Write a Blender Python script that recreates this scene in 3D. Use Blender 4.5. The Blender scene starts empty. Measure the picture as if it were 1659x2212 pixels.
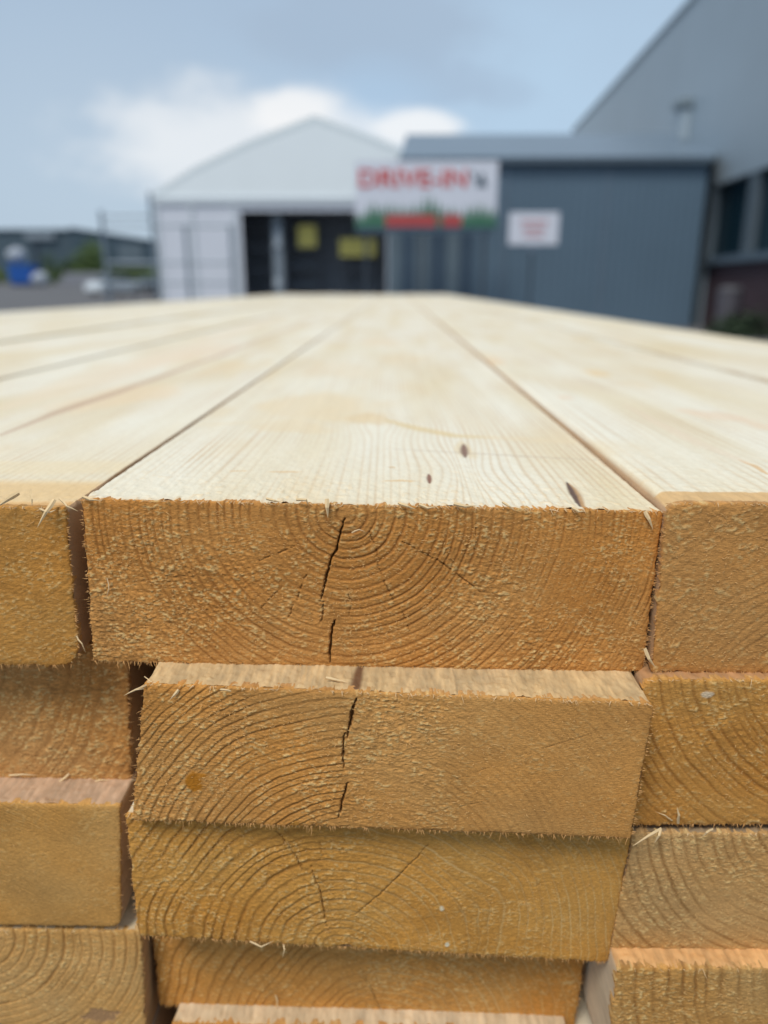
import bpy, math, random
import numpy as np
from mathutils import Vector, Matrix
R = math.radians
random.seed(7)
scn = bpy.context.scene
C = scn.collection

# ------------------------------------------------------------------ camera
CAMH = 0.052                    # camera height above the pile
TOPZ = 1.20                     # height of the pile's top above the yard
PITCH, YAW = R(-16.9), R(0.874)
cd = bpy.data.cameras.new('camera'); cam = bpy.data.objects.new('camera', cd); C.objects.link(cam)
cam.location = (0, 0, TOPZ + CAMH)
cam.rotation_euler = (R(90) + PITCH, 0, YAW)
cd.sensor_fit = 'VERTICAL'; cd.sensor_height = 36.0; cd.sensor_width = 27.0
cd.lens = 36.0 * 1600 / 2212
cd.clip_start = 0.01; cd.clip_end = 5000
cd.dof.use_dof = True; cd.dof.focus_distance = 0.186; cd.dof.aperture_fstop = 7.9
scn.camera = cam
scn.render.resolution_x = 768; scn.render.resolution_y = 1024
CAM = np.array(cam.location); RM = np.array(cam.rotation_euler.to_matrix())

# ------------------------------------------------------------------ world, sun, exposure
SUN_EL, SUN_AZ = R(58), R(-150)          # azimuth from +Y, clockwise positive
w = bpy.data.worlds.new("World"); scn.world = w; w.use_nodes = True
nt = w.node_tree; nt.nodes.clear()
def N(t, **kw):
    n = nt.nodes.new(t)
    for k, v in kw.items():
        if k.startswith('i_'):
            key = k[2:]; n.inputs[int(key) if key.isdigit() else key].default_value = v
        else: setattr(n, k, v)
    return n
L = lambda a, b: nt.links.new(a, b)
def raydir(u, v):
    d = RM @ np.array([(u - 829.5) / 1600, (1106 - v) / 1600, -1.0]); return d / np.linalg.norm(d)
def build_sky():
    out = N('ShaderNodeOutputWorld'); bg = N('ShaderNodeBackground'); bg.inputs[1].default_value = 1.0
    sky = N('ShaderNodeTexSky'); sky.sky_type = 'NISHITA'; sky.sun_disc = False
    sky.sun_elevation = SUN_EL; sky.sun_rotation = SUN_AZ; sky.dust_density = 2.0; sky.ozone_density = 1.5
    tc = N('ShaderNodeTexCoord')
    sc = N('ShaderNodeVectorMath', operation='SCALE'); L(sky.outputs[0], sc.inputs[0]); sc.inputs['Scale'].default_value = 0.10
    cur = sc.outputs[0]
    def noise(scale, det=6, rough=.55, stretch=(1, 1, 2.2), dist=0):
        m = N('ShaderNodeMapping'); m.inputs['Scale'].default_value = stretch; L(tc.outputs['Generated'], m.inputs[0])
        n = N('ShaderNodeTexNoise'); n.inputs['Scale'].default_value = scale; n.inputs['Detail'].default_value = det
        n.inputs['Roughness'].default_value = rough; n.inputs['Distortion'].default_value = dist; L(m.outputs[0], n.inputs[0])
        return n.outputs[0]
    def math_(op, a, b=None, clamp=False):
        n = N('ShaderNodeMath', operation=op); n.use_clamp = clamp
        for i, x in enumerate((a, b)):
            if x is None: continue
            if isinstance(x, (int, float)): n.inputs[i].default_value = x
            else: L(x, n.inputs[i])
        return n.outputs[0]
    def ramp(x, a, b):
        n = N('ShaderNodeMapRange'); n.interpolation_type = 'SMOOTHSTEP'
        L(x, n.inputs[0]); n.inputs[1].default_value = a; n.inputs[2].default_value = b; return n.outputs[0]
    def mix(col, fac):
        nonlocal cur
        n = N('ShaderNodeMix', data_type='RGBA'); L(fac, n.inputs[0]) if not isinstance(fac, float) else setattr(n.inputs[0], 'default_value', fac)
        L(cur, n.inputs[6]); n.inputs[7].default_value = (*col, 1); cur = n.outputs[2]
    n1 = noise(2.3, 7); n2 = noise(6.0, 7, .6); n3 = noise(3.4, 5, .5, (1, 1, 3), .6)
    def blob(u, v, ru, rv, edge=.5, nz=n2, namp=1.2):
        # a cloud in a given direction of the sky, width and height as angles
        d = raydir(u, v); az = math.atan2(d[0], d[1])
        m = N('ShaderNodeMapping'); m.vector_type = 'TEXTURE'
        m.inputs['Location'].default_value = tuple(d); m.inputs['Rotation'].default_value = (0, 0, -az)
        m.inputs['Scale'].default_value = (ru / 1672, .5, rv / 1672); L(tc.outputs['Generated'], m.inputs[0])
        ln = N('ShaderNodeVectorMath', operation='LENGTH'); L(m.outputs[0], ln.inputs[0])
        x = math_('ADD', ln.outputs['Value'], math_('MULTIPLY', math_('SUBTRACT', nz, .5), namp))
        return math_('SUBTRACT', 1.0, ramp(x, 1 - edge, 1 + edge))
    # overcast veil everywhere, thinner towards the right
    mix(VEIL, .68)
    mix((.50, .68, .86), math_('MULTIPLY', blob(1180, 330, 520, 330, .7, n1, .6), .75))
    mix((.43, .55, .70), math_('MULTIPLY', ramp(n1, .42, .62), .30))
    mix((.42, .54, .69), math_('MULTIPLY', blob(200, 60, 560, 260, .8, n1, .9), .35))
    mix((.39, .50, .64), math_('MULTIPLY', blob(770, 80, 190, 80, .4, n2, 2.8), .8))
    mix((.40, .52, .67), math_('MULTIPLY', blob(880, 175, 160, 48, .4, n2, 2.8), .8))
    mix((.40, .52, .67), math_('MULTIPLY', blob(1090, 205, 60, 25, .5, n2, 1.2), .5))
    mix((.55, .66, .76), math_('MULTIPLY', blob(200, 420, 330, 240, .9, n1, .8), .5))
    mix((.44, .62, .82), math_('MULTIPLY', blob(800, 225, 120, 60, .6, n2, 1.), .5))
    mix((.80, .84, .88), math_('MULTIPLY', blob(530, 345, 240, 125, .45, n2, 2.4), .8))
    mix((.72, .79, .85), math_('MULTIPLY', blob(380, 350, 120, 80, .8, n2, 2.4), .2))
    mix((.82, .86, .90), math_('MULTIPLY', blob(620, 330, 300, 70, .6, n2, 2.0), .75))
    mix((.92, .93, .94), math_('MULTIPLY', blob(625, 240, 85, 42, .35, n2, 1.6), .9))
    mix((.88, .91, .94), math_('MULTIPLY', blob(900, 278, 95, 34, .3, n2, 1.4), .95))
    # unseen overhead cloud tone, added to the sky to set the light on the tops
    sx = N('ShaderNodeSeparateXYZ'); L(tc.outputs['Generated'], sx.inputs[0])
    mix(ZENITH, math_('MULTIPLY', ramp(sx.outputs[2], .42, .9), math_('ADD', math_('MULTIPLY', n1, .6), .6), True))
    L(cur, bg.inputs[0]); L(bg.outputs[0], out.inputs[0])
VEIL = (.47, .61, .77)
ZENITH = (.52, .56, .61)
build_sky()
sl = bpy.data.lights.new('sun', 'SUN'); sl.energy = 2.4; sl.angle = R(20); sl.color = (1, .96, .89)
so = bpy.data.objects.new('sun', sl); C.objects.link(so)
sdir = Vector((math.sin(SUN_AZ) * math.cos(SUN_EL), math.cos(SUN_AZ) * math.cos(SUN_EL), math.sin(SUN_EL)))
so.rotation_euler = sdir.to_track_quat('Z', 'Y').to_euler()
scn.view_settings.view_transform = 'Standard'; scn.view_settings.look = 'None'
scn.view_settings.exposure = 0.0; scn.view_settings.gamma = 1.0

# ------------------------------------------------------------------ helpers
def at(u, v, Y):
    """point in the direction (u, v) of a 1659x2212 view, at real distance Y along the pile"""
    d = RM @ np.array([(u - 829.5) / 1600, (1106 - v) / 1600, -1.0])
    return CAM + d * (Y / d[1])
def on_top(u, v, z=None):
    z = TOPZ if z is None else z
    d = RM @ np.array([(u - 829.5) / 1600, (1106 - v) / 1600, -1.0])
    return CAM + d * ((z - CAM[2]) / d[2])

_tabs = {}
def vn(x, y, seed=0):
    if seed not in _tabs: _tabs[seed] = np.random.RandomState(seed + 11).rand(256, 256).astype(np.float32)
    T = _tabs[seed]
    xi = np.floor(x).astype(np.int64); yi = np.floor(y).astype(np.int64)
    fx = x - xi; fy = y - yi
    fx = fx * fx * (3 - 2 * fx); fy = fy * fy * (3 - 2 * fy)
    a = T[xi & 255, yi & 255]; b = T[(xi + 1) & 255, yi & 255]; c = T[xi & 255, (yi + 1) & 255]; d = T[(xi + 1) & 255, (yi + 1) & 255]
    return (a + (b - a) * fx) * (1 - fy) + (c + (d - c) * fx) * fy
def fbm(x, y, seed=0, o=3):
    s = 0; a = 1; t = 0
    for i in range(o):
        s = s + a * vn(x * 2 ** i + 17.3 * i, y * 2 ** i + 5.1 * i, seed + i); t += a; a *= .5
    return s / t - .5
def sstep(a, b, x):
    t = np.clip((x - a) / (b - a), 0, 1); return t * t * (3 - 2 * t)

def tagk(o, kind): o['kind'] = kind; return o
def mesh_np(name, V, F4, mat, parent=None, col=None, smooth=True, tris=None):
    me = bpy.data.meshes.new(name)
    V = np.asarray(V, dtype=np.float32); F4 = np.asarray(F4, dtype=np.int32).reshape(-1, 4)
    nf = len(F4); T3 = np.asarray(tris if tris is not None else [], dtype=np.int32).reshape(-1, 3)
    me.vertices.add(len(V)); me.vertices.foreach_set('co', V.ravel())
    idx = np.concatenate([F4.ravel(), T3.ravel()])
    me.loops.add(len(idx)); me.loops.foreach_set('vertex_index', idx)
    me.polygons.add(nf + len(T3))
    st = np.concatenate([np.arange(nf) * 4, nf * 4 + np.arange(len(T3)) * 3]); me.polygons.foreach_set('loop_start', st.astype(np.int32))
    if col is not None:
        ca = me.color_attributes.new('wood', 'FLOAT_COLOR', 'POINT')
        cc = np.ones((len(V), 4), dtype=np.float32); cc[:, :3] = np.clip(col, 0, 1); ca.data.foreach_set('color', cc.ravel())
    me.update(calc_edges=True); me.validate()
    if smooth: me.polygons.foreach_set('use_smooth', np.ones(len(me.polygons), dtype=bool))
    me.materials.append(mat)
    o = bpy.data.objects.new(name, me); C.objects.link(o)
    if parent: o.parent = parent; o.matrix_parent_inverse = parent.matrix_world.inverted()
    return o
def empty(name, loc, label, cat, group=None):
    o = bpy.data.objects.new(name, None); C.objects.link(o); o.location = loc; o.empty_display_size = .05
    o['label'] = label; o['category'] = cat
    if group: o['group'] = group
    bpy.context.view_layer.update()
    return o
class MB:
    """collects boxes, quads and tubes, built as one mesh"""
    def __init__(s): s.v = []; s.f = []
    def add(s, vs, fs):
        b = len(s.v); s.v += [tuple(map(float, p)) for p in vs]; s.f += [tuple(i + b for i in f) for f in fs]; return s
    def box(s, a, b):
        (x0, y0, z0), (x1, y1, z1) = a, b
        return s.add([(x0, y0, z0), (x1, y0, z0), (x1, y1, z0), (x0, y1, z0), (x0, y0, z1), (x1, y0, z1), (x1, y1, z1), (x0, y1, z1)],
                     [(0, 3, 2, 1), (4, 5, 6, 7), (0, 1, 5, 4), (1, 2, 6, 5), (2, 3, 7, 6), (3, 0, 4, 7)])
    def prism(s, poly, off):
        """polygon of 3-D points extruded by a vector"""
        n = len(poly); P = [Vector(p) for p in poly]; Q = [p + Vector(off) for p in P]
        return s.add(P + Q, [tuple(range(n))[::-1], tuple(range(n, 2 * n))] + [(i, (i + 1) % n, (i + 1) % n + n, i + n) for i in range(n)])
    def tube(s, a, b, r, n=8, r2=None):
        a, b = Vector(a), Vector(b); d = (b - a).normalized(); x = d.orthogonal().normalized(); y = d.cross(x); r2 = r if r2 is None else r2
        vs = [a + (x * math.cos(t) + y * math.sin(t)) * r for t in [2 * math.pi * k / n for k in range(n)]]
        vs += [b + (x * math.cos(t) + y * math.sin(t)) * r2 for t in [2 * math.pi * k / n for k in range(n)]]
        return s.add(vs, [tuple(range(n)), tuple(range(2 * n - 1, n - 1, -1))] + [(i, i + n, (i + 1) % n + n, (i + 1) % n) for i in range(n)])
    def build(s, name, mat, parent=None, smooth=False, bevel=0):
        me = bpy.data.meshes.new(name); me.from_pydata(s.v, [], s.f); me.materials.append(mat); me.update()
        if smooth: me.polygons.foreach_set('use_smooth', [True] * len(me.polygons))
        o = bpy.data.objects.new(name, me); C.objects.link(o)
        if parent: o.parent = parent; o.matrix_parent_inverse = parent.matrix_world.inverted()
        if bevel:
            m = o.modifiers.new('bevel', 'BEVEL'); m.width = bevel; m.segments = 2; m.limit_method = 'ANGLE'
        return o

# ------------------------------------------------------------------ materials
def newmat(name):
    m = bpy.data.materials.new(name); m.use_nodes = True; t = m.node_tree; b = t.nodes['Principled BSDF']; return m, t, b
def simple(name, col, rough=.6, metal=0.0, var=.12, scale=3.0, bump=0.0, bscale=40, emit=None):
    m, t, b = newmat(name)
    tc = t.nodes.new('ShaderNodeTexCoord'); n = t.nodes.new('ShaderNodeTexNoise'); n.inputs['Scale'].default_value = scale; n.inputs['Detail'].default_value = 6
    t.links.new(tc.outputs['Object'], n.inputs[0])
    mx = t.nodes.new('ShaderNodeMix'); mx.data_type = 'RGBA'
    mx.inputs[6].default_value = (*[c * (1 - var) for c in col], 1); mx.inputs[7].default_value = (*[min(1, c * (1 + var)) for c in col], 1)
    t.links.new(n.outputs[0], mx.inputs[0]); t.links.new(mx.outputs[2], b.inputs['Base Color'])
    b.inputs['Roughness'].default_value = rough; b.inputs['Metallic'].default_value = metal
    if bump:
        n2 = t.nodes.new('ShaderNodeTexNoise'); n2.inputs['Scale'].default_value = bscale; n2.inputs['Detail'].default_value = 4; t.links.new(tc.outputs['Object'], n2.inputs[0])
        bp = t.nodes.new('ShaderNodeBump'); bp.inputs['Strength'].default_value = bump; bp.inputs['Distance'].default_value = .02
        t.links.new(n2.outputs[0], bp.inputs['Height']); t.links.new(bp.outputs[0], b.inputs['Normal'])
    return m
def cladding(name, col, period=.3, vertical=True, rough=.45, var=.08):
    """profiled sheet: ribs as a real bump, slight tone change from sheet to sheet"""
    m = simple(name, col, rough, 0, var, .6); t = m.node_tree; b = t.nodes['Principled BSDF']
    tc = t.nodes.new('ShaderNodeTexCoord'); sx = t.nodes.new('ShaderNodeSeparateXYZ'); t.links.new(tc.outputs['Object'], sx.inputs[0])
    ad = t.nodes.new('ShaderNodeMath'); ad.operation = 'ADD'; t.links.new(sx.outputs[0], ad.inputs[0]); t.links.new(sx.outputs[1], ad.inputs[1])
    src = ad.outputs[0] if vertical else sx.outputs[2]
    ml = t.nodes.new('ShaderNodeMath'); ml.operation = 'MULTIPLY'; ml.inputs[1].default_value = 2 * math.pi / period; t.links.new(src, ml.inputs[0])
    sn = t.nodes.new('ShaderNodeMath'); sn.operation = 'SINE'; t.links.new(ml.outputs[0], sn.inputs[0])
    bp = t.nodes.new('ShaderNodeBump'); bp.inputs['Strength'].default_value = .25; bp.inputs['Distance'].default_value = .02
    t.links.new(sn.outputs[0], bp.inputs['Height']); t.links.new(bp.outputs[0], b.inputs['Normal'])
    return m
def glassy(name, col=(.01, .03, .045), rough=.08):
    return simple(name, col, rough, 0, .05)
def wood(name, rough, bumps):
    m, t, b = newmat(name)
    at_ = t.nodes.new('ShaderNodeAttribute'); at_.attribute_name = 'wood'
    tc = t.nodes.new('ShaderNodeTexCoord')
    prev = None
    mult = at_.outputs[0]
    for (sc, stretch, strength, dist, cvar) in bumps:
        mp = t.nodes.new('ShaderNodeMapping'); mp.inputs['Scale'].default_value = stretch; t.links.new(tc.outputs['Object'], mp.inputs[0])
        n = t.nodes.new('ShaderNodeTexNoise'); n.inputs['Scale'].default_value = sc; n.inputs['Detail'].default_value = 4; n.inputs['Roughness'].default_value = .6
        t.links.new(mp.outputs[0], n.inputs[0])
        bp = t.nodes.new('ShaderNodeBump'); bp.inputs['Strength'].default_value = strength; bp.inputs['Distance'].default_value = dist
        t.links.new(n.outputs[0], bp.inputs['Height'])
        if prev: t.links.new(prev, bp.inputs['Normal'])
        prev = bp.outputs[0]
        if cvar:
            mr = t.nodes.new('ShaderNodeMapRange'); mr.inputs[1].default_value = .3; mr.inputs[2].default_value = .7
            mr.inputs[3].default_value = 1 - cvar; mr.inputs[4].default_value = 1 + cvar; t.links.new(n.outputs[0], mr.inputs[0])
            sc_ = t.nodes.new('ShaderNodeVectorMath'); sc_.operation = 'SCALE'; t.links.new(mult, sc_.inputs[0]); t.links.new(mr.outputs[0], sc_.inputs['Scale']); mult = sc_.outputs[0]
    t.links.new(mult, b.inputs['Base Color']); t.links.new(prev, b.inputs['Normal'])
    b.inputs['Roughness'].default_value = rough; b.inputs['Specular IOR Level'].default_value = .3
    return m
M_END = wood('sawn_end_grain', .85, [(1100, (1, 1, 2.6), .6, .0004, .16), (3600, (1, 1, 1.5), .6, .00018, .20)])
M_TOP = wood('planed_softwood', .62, [(260, (1, .06, 1), .35, .0003, .03), (1500, (1, .35, 1), .5, .00015, .04)])
M_SPL = simple('splinter_wood', (.74, .54, .29), .7, 0, .2, 300)
M_FIB = simple('torn_fibre_wood', (.66, .40, .15), .8, 0, .35, 700)
M_BURR = simple('burr_fibre', (.60, .32, .11), .8, 0, .3, 500)
M_BURRP = simple('pale_burr_fibre', (.74, .52, .28), .8, 0, .25, 500)

# ------------------------------------------------------------------ planks
h = CAMH
CREAM = np.array([.80, .73, .565]); 
def quad_world(q, Y):
    """q: TL, TR, BR, BL as view points -> x, z at distance Y"""
    return [at(u, v, Y)[[0, 2]] for (u, v) in q]
def bil(Q, s, t):
    TL, TR, BR, BL = Q
    s = s[..., None]; t = t[..., None]
    return (BL * (1 - s) + BR * s) * (1 - t) + (TL * (1 - s) + TR * s) * t
def round_corners(s, t, W, H, rads):
    # rads: TL, TR, BR, BL in metres; s, t in metres, squeezed onto quarter discs
    for k, r in enumerate(rads):
        if r <= 0: continue
        cx = r if k in (0, 3) else W - r; cz = H - r if k in (0, 1) else r
        a = (cx - s) / r if k in (0, 3) else (s - cx) / r
        b = (t - cz) / r if k in (0, 1) else (cz - t) / r
        m = (a > 0) & (b > 0)
        f = np.where(m, np.maximum(a, b) / np.maximum(np.hypot(a, b), 1e-9), 1)
        a2, b2 = a * f, b * f
        s = np.where(m, cx - a2 * r if k in (0, 3) else cx + a2 * r, s)
        t = np.where(m, cz + b2 * r if k in (0, 1) else cz - b2 * r, t)
    return s, t
def seg_dist(X, Z, pts):
    """distance to a polyline and the position along it"""
    best = np.full(X.shape, 1e9); par = np.zeros(X.shape); n = len(pts) - 1
    for i in range(n):
        (x0, z0), (x1, z1) = pts[i], pts[i + 1]
        dx, dz = x1 - x0, z1 - z0; q = np.clip(((X - x0) * dx + (Z - z0) * dz) / (dx * dx + dz * dz + 1e-12), 0, 1)
        d = np.hypot(X - x0 - q * dx, Z - z0 - q * dz); m = d < best
        best = np.where(m, d, best); par = np.where(m, (i + q) / n, par)
    return best, par
def sliver(mb, pts, w0, flat=.4, nrm=Vector((0, -1, 0))):
    """curved tapered sliver of wood through pts, triangular in section"""
    P = [Vector(p) for p in pts]; n = len(P); b = len(mb.v)
    for i, p in enumerate(P):
        d = (P[min(i + 1, n - 1)] - P[max(i - 1, 0)]).normalized(); x = d.cross(nrm)
        x = x.normalized() if x.length > 1e-6 else Vector((1, 0, 0)); y = x.cross(d)
        t = i / (n - 1); ww = w0 * (1 - t ** 1.6) * (.75 + .25 * math.sin(min(1, t * 3) * 1.57)) + w0 * .04
        for (a, c) in ((-.5, 0), (.5, 0), (0, flat)): mb.v.append(tuple(p + x * a * ww + y * c * ww))
    for i in range(n - 1):
        for k in range(3):
            a0 = b + i * 3 + k; a1 = b + i * 3 + (k + 1) % 3; mb.f.append((a0, a1, a1 + 3, a0 + 3))
    mb.f.append((b + 2, b + 1, b)); e = b + 3 * (n - 1); mb.f.append((e, e + 1, e + 2))

def end_grain(X, Z, P, Y):
    """height (mm, towards the viewer) and colour of the sawn end; X, Z in metres"""
    x = X * 1000; z = Z * 1000; sd = P['seed']
    pu = at(*P['pith'], Y); px, pz = pu[0] * 1000, pu[2] * 1000
    wv = P.get('wave', 1.5)
    wx = fbm(x / 22, z / 22, sd, 3) * wv * 2.2; wz = fbm(x / 22 + 40, z / 22, sd + 3, 3) * wv * 2.2
    if P.get('bulge'):
        bx = at(*P['bulge'][:2], Y); dd = np.hypot((x - bx[0] * 1000) / P['bulge'][2], (z - bx[2] * 1000) / P['bulge'][3])
        wx = wx + P['bulge'][4] * np.exp(-dd * dd)
    r = np.hypot(x - px + wx, (z - pz) * P.get('squash', 1) + wz)
    sp = P.get('sp', 2.6); k = P.get('k', .004)
    ph = (r + k * r * r) / sp
    ph = ph + .9 * (vn(ph * .55, ph * 0 + 3.3, sd + 9) - .5) + .16 * fbm(x / 3, z / 3, sd + 8, 2)
    f = ph - np.floor(ph)
    wid = .10 + .06 * vn(np.floor(ph) * 1.37, ph * 0 + 1.7, sd + 5)
    groove = np.exp(-((f - .5) / wid) ** 2) * (.45 + .8 * vn(np.floor(ph) * 2.1 + .5, ph * 0, sd + 6))
    ridge = np.exp(-((f - .74) / .13) ** 2)
    m = np.clip(.80 + 1.5 * fbm(x / 16, z / 12, sd + 4, 2), .2, 1.25)
    if 'mask' in P: m = m * P['mask'](X, Z, Y)
    ra = P.get('rough', 1.0)
    rl = np.clip(.8 + 1.6 * fbm(x / 20, z / 20, sd + 21, 2), .25, 1.5) * ra
    if 'rmask' in P: rl = rl * P['rmask'](X, Z, Y)
    band = .5 - .5 * np.cos(2 * np.pi * (f - .5)); rl = rl * (1 - np.clip(m, 0, 1) * .75 * (1 - band ** .7))
    ang = P.get('saw', -.10) + .0 * x; ca, sa = np.cos(ang), np.sin(ang)
    xq = x - x.mean(); zq = z - z.mean(); u = xq * ca + zq * sa + 2.2 * fbm(x / 7, z / 7, sd + 33, 2); v = -xq * sa + zq * ca + 2.6 * fbm(x / 9, z / 9, sd + 34, 2)
    n1 = fbm(u / 1.25, v / .42, sd + 12, 3); n2 = vn(x / .42, z / .34, sd + 13) - .5
    fl = sstep(.62, .80, vn(u / .75, v / .36, sd + 14)) * sstep(.30, .60, vn(x / 3.1, z / 2.4, sd + 15)) * rl
    fl = np.clip(fl * (1 + .8 * ridge), 0, 1.3)
    hgt = -.27 * groove * m + .10 * ridge * m + (.36 * n1 + .15 * n2) * rl + .14 * fl
    hgt = hgt + .5 * fbm(x / 30, z / 30, sd + 31, 2)
    # colour of the wood itself: late wood darker, early wood pale, torn fibres palest
    base = np.array(P.get('col', (.56, .26, .07))); late = base * np.array([.66, .60, .52]); pale = np.array([.78, .54, .25])
    c = base * np.ones(x.shape + (3,))
    lw = np.clip((groove * 1.15) * m, 0, 1)[..., None] * P.get('latec', .75); c = c * (1 - lw) + late * lw
    if P.get('lightrings'):
        lr = np.clip(np.exp(-((f - .5) / .05) ** 2) * P['lightrings'](X, Z, Y) * (.35 + 1.1 * vn(x / 6, z / 6, sd + 44)) , 0, 1)[..., None] * .55; c = c * (1 - lr) + pale * lr
    c = c * (1 + .30 * fbm(x / 13, z / 10, sd + 16, 3) + .65 * n1 * rl)[..., None]
    tint = np.clip(fbm(x / 26, z / 18, sd + 17, 2) * 1.8, -.5, .5)[..., None]
    c = c * (1 + tint * np.array([.02, -.10, -.35]))
    q = (np.clip(fl, 0, 1) * .66)[..., None]; c = c * (1 - q) + pale * q
    fine = (1 + .16 * (vn(x / .5, z / .38, sd + 19) - .5)); c = c * fine[..., None]
    for (uv, rad, colr, dep) in P.get('spots', []):
        b = at(*uv, Y); d = np.hypot((x - b[0] * 1000) / rad[0], (z - b[2] * 1000) / rad[1]) + 1.1 * fbm(x / 2.5, z / 2.5, sd + 23, 3)
        q = (1 - sstep(.75, 1.1, d)); hgt = hgt * (1 - q * .7) + dep * q; q = q[..., None]; c = c * (1 - q) + np.array(colr) * q
    for (pl, w0, dep) in P.get('cracks', []):
        pts = [tuple(at(*p, Y)[[0, 2]] * 1000) for p in pl]
        jx = 1.1 * fbm(x / 2.2, z / 2.2, sd + 40, 3)
        d, t = seg_dist(x + jx, z, pts)
        ww = .62 * w0 * np.clip(.35 + .9 * np.sin(np.pi * np.clip(t * .94 + .03, 0, 1)) + .7 * fbm(t * 14, t * 0 + w0 * 9, sd + 41, 2), .05, 2) * (1 if w0 > .3 else sstep(.25, .55, vn(t * 11, t * 0 + w0 * 31, sd + 43)) * 1.3)
        q = (1 - sstep(.45, 1.0, d / np.maximum(ww, 1e-3) / .8)) * np.clip(w0 / .5, .45, 1)
        hgt = hgt - q * dep; q = (q * .55)[..., None]; c = c * (1 - q) + np.array([.16, .07, .02]) * q  # crack shade painted into the colour as deep brown, on top of the relief
    return hgt, c * np.array([.965, .985, .90])

def top_grain(X, Y, P, Y0):
    """relief (mm) and colour of the planed upper face; X, Y in metres, Y0 = the front edge"""
    x = X * 1000; y = (Y - Y0) * 1000; sd = P['seed'] + 60
    wob = fbm(x / 70, y / 300, sd, 2) * 7 + fbm(x / 16, y / 70, sd + 2, 2) * 1.6
    for (uv, rad, amp) in P.get('knots', []):
        b = on_top(*uv); ddx = x - b[0] * 1000; ddy = y - (b[1] - Y0) * 1000
        wob = wob + amp * np.sign(ddx) * np.exp(-(ddx / rad[0]) ** 2 - (ddy / rad[1]) ** 2) * (1 - np.exp(-(ddx / 3) ** 2))
    sp = P.get('tsp', 2.3)
    ph = (x + wob) / sp + 1.2 * vn(x / 9, x * 0 + 2, sd + 5)
    f = ph - np.floor(ph); idn = vn(np.floor(ph) * 1.7, ph * 0 + .5, sd + 6)
    line = np.exp(-((f - .5) / (.10 + .10 * idn)) ** 2) * (.25 + .9 * idn)
    vis = np.clip(.55 + 1.6 * fbm(x / 30, y / 60, sd + 7, 2), .08, 1) * P.get('grain', 1)
    near = np.exp(-y / 30.)
    c = CREAM * np.ones(x.shape + (3,))
    c = c * (1 + np.clip(fbm(x / 26, y / 150, sd + 8, 3) * .6, -.25, .10)[..., None] * np.array([.35, .65, 1.25]))
    q = np.clip(line * vis * 1.15, 0, 1)[..., None]; c = c * (1 - q) + np.array([.63, .46, .285]) * q
    st = sstep(.60, .85, fbm(x / 26, y / 70, sd + 10, 3) + .5)[..., None] * .45; c = c * (1 - st) + np.array([.76, .60, .36]) * st
    nr = (np.exp(-y / 22.) * .30)[..., None]; c = c * (1 - nr) + np.array([.80, .67, .43]) * nr
    fuzz = fbm(x / 1.5, y / 2.6, sd + 11, 3)
    chip = sstep(.66, .82, vn(x / 1.1, y / 2.0, sd + 12)) * sstep(.4, .65, vn(x / 7, y / 9, sd + 13)) * np.exp(-y / 22.)
    hgt = -.10 * line * vis + fuzz * (.12 + .55 * near) + .35 * chip
    c = c * (1 + .10 * fuzz[..., None] * np.array([.6, 1, 1.5]))
    q = (chip * .6)[..., None]; c = c * (1 - q) + np.array([.78, .58, .33]) * q
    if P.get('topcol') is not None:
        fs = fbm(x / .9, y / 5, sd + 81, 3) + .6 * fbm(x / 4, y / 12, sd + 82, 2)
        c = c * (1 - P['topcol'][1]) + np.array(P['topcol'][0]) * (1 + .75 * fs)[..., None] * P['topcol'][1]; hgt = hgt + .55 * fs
    eo = np.exp(-y / P.get('edgeo', 1.3))[..., None] * .75; c = c * (1 - eo) + np.array([.68, .43, .19]) * eo
    for (uv, rad, rot, colr, a, dep) in P.get('marks', []):
        b = on_top(*uv); ddx = x - b[0] * 1000; ddy = y - (b[1] - Y0) * 1000; cr, sr = math.cos(rot), math.sin(rot)
        aa = (ddx * cr + ddy * sr) / rad[0]; bb = (-ddx * sr + ddy * cr) / rad[1]
        nz = fbm(ddx / max(.8, rad[0] * .8), ddy / max(1., rad[1] * .8), sd + 14, 3)
        q = (1 - sstep(.55, 1.15, np.hypot(aa, bb) + 1.1 * nz)) * a; hgt = hgt - q * dep
        q = q[..., None]; c = c * (1 - q) + np.array(colr) * q
    for (pl, wd, colr, a) in P.get('streaks', []):
        pts = [tuple(on_top(*p, P.get('tz'))[[0, 1]] * 1000) for p in pl]
        jx = (fbm(x / 20, y / 60, sd + 15, 3)) * min(wd, 2.) * 2
        d, t = seg_dist(x + jx, Y * 1000, pts); q = (1 - sstep(.3, 1.1, d / (wd * (.35 + .75 * np.sin(np.pi * np.clip(t, 0, 1)))))) * a; hgt = hgt - q * .1
        q = q[..., None]; c = c * (1 - q) + np.array(colr) * q
    return hgt, c

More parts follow.
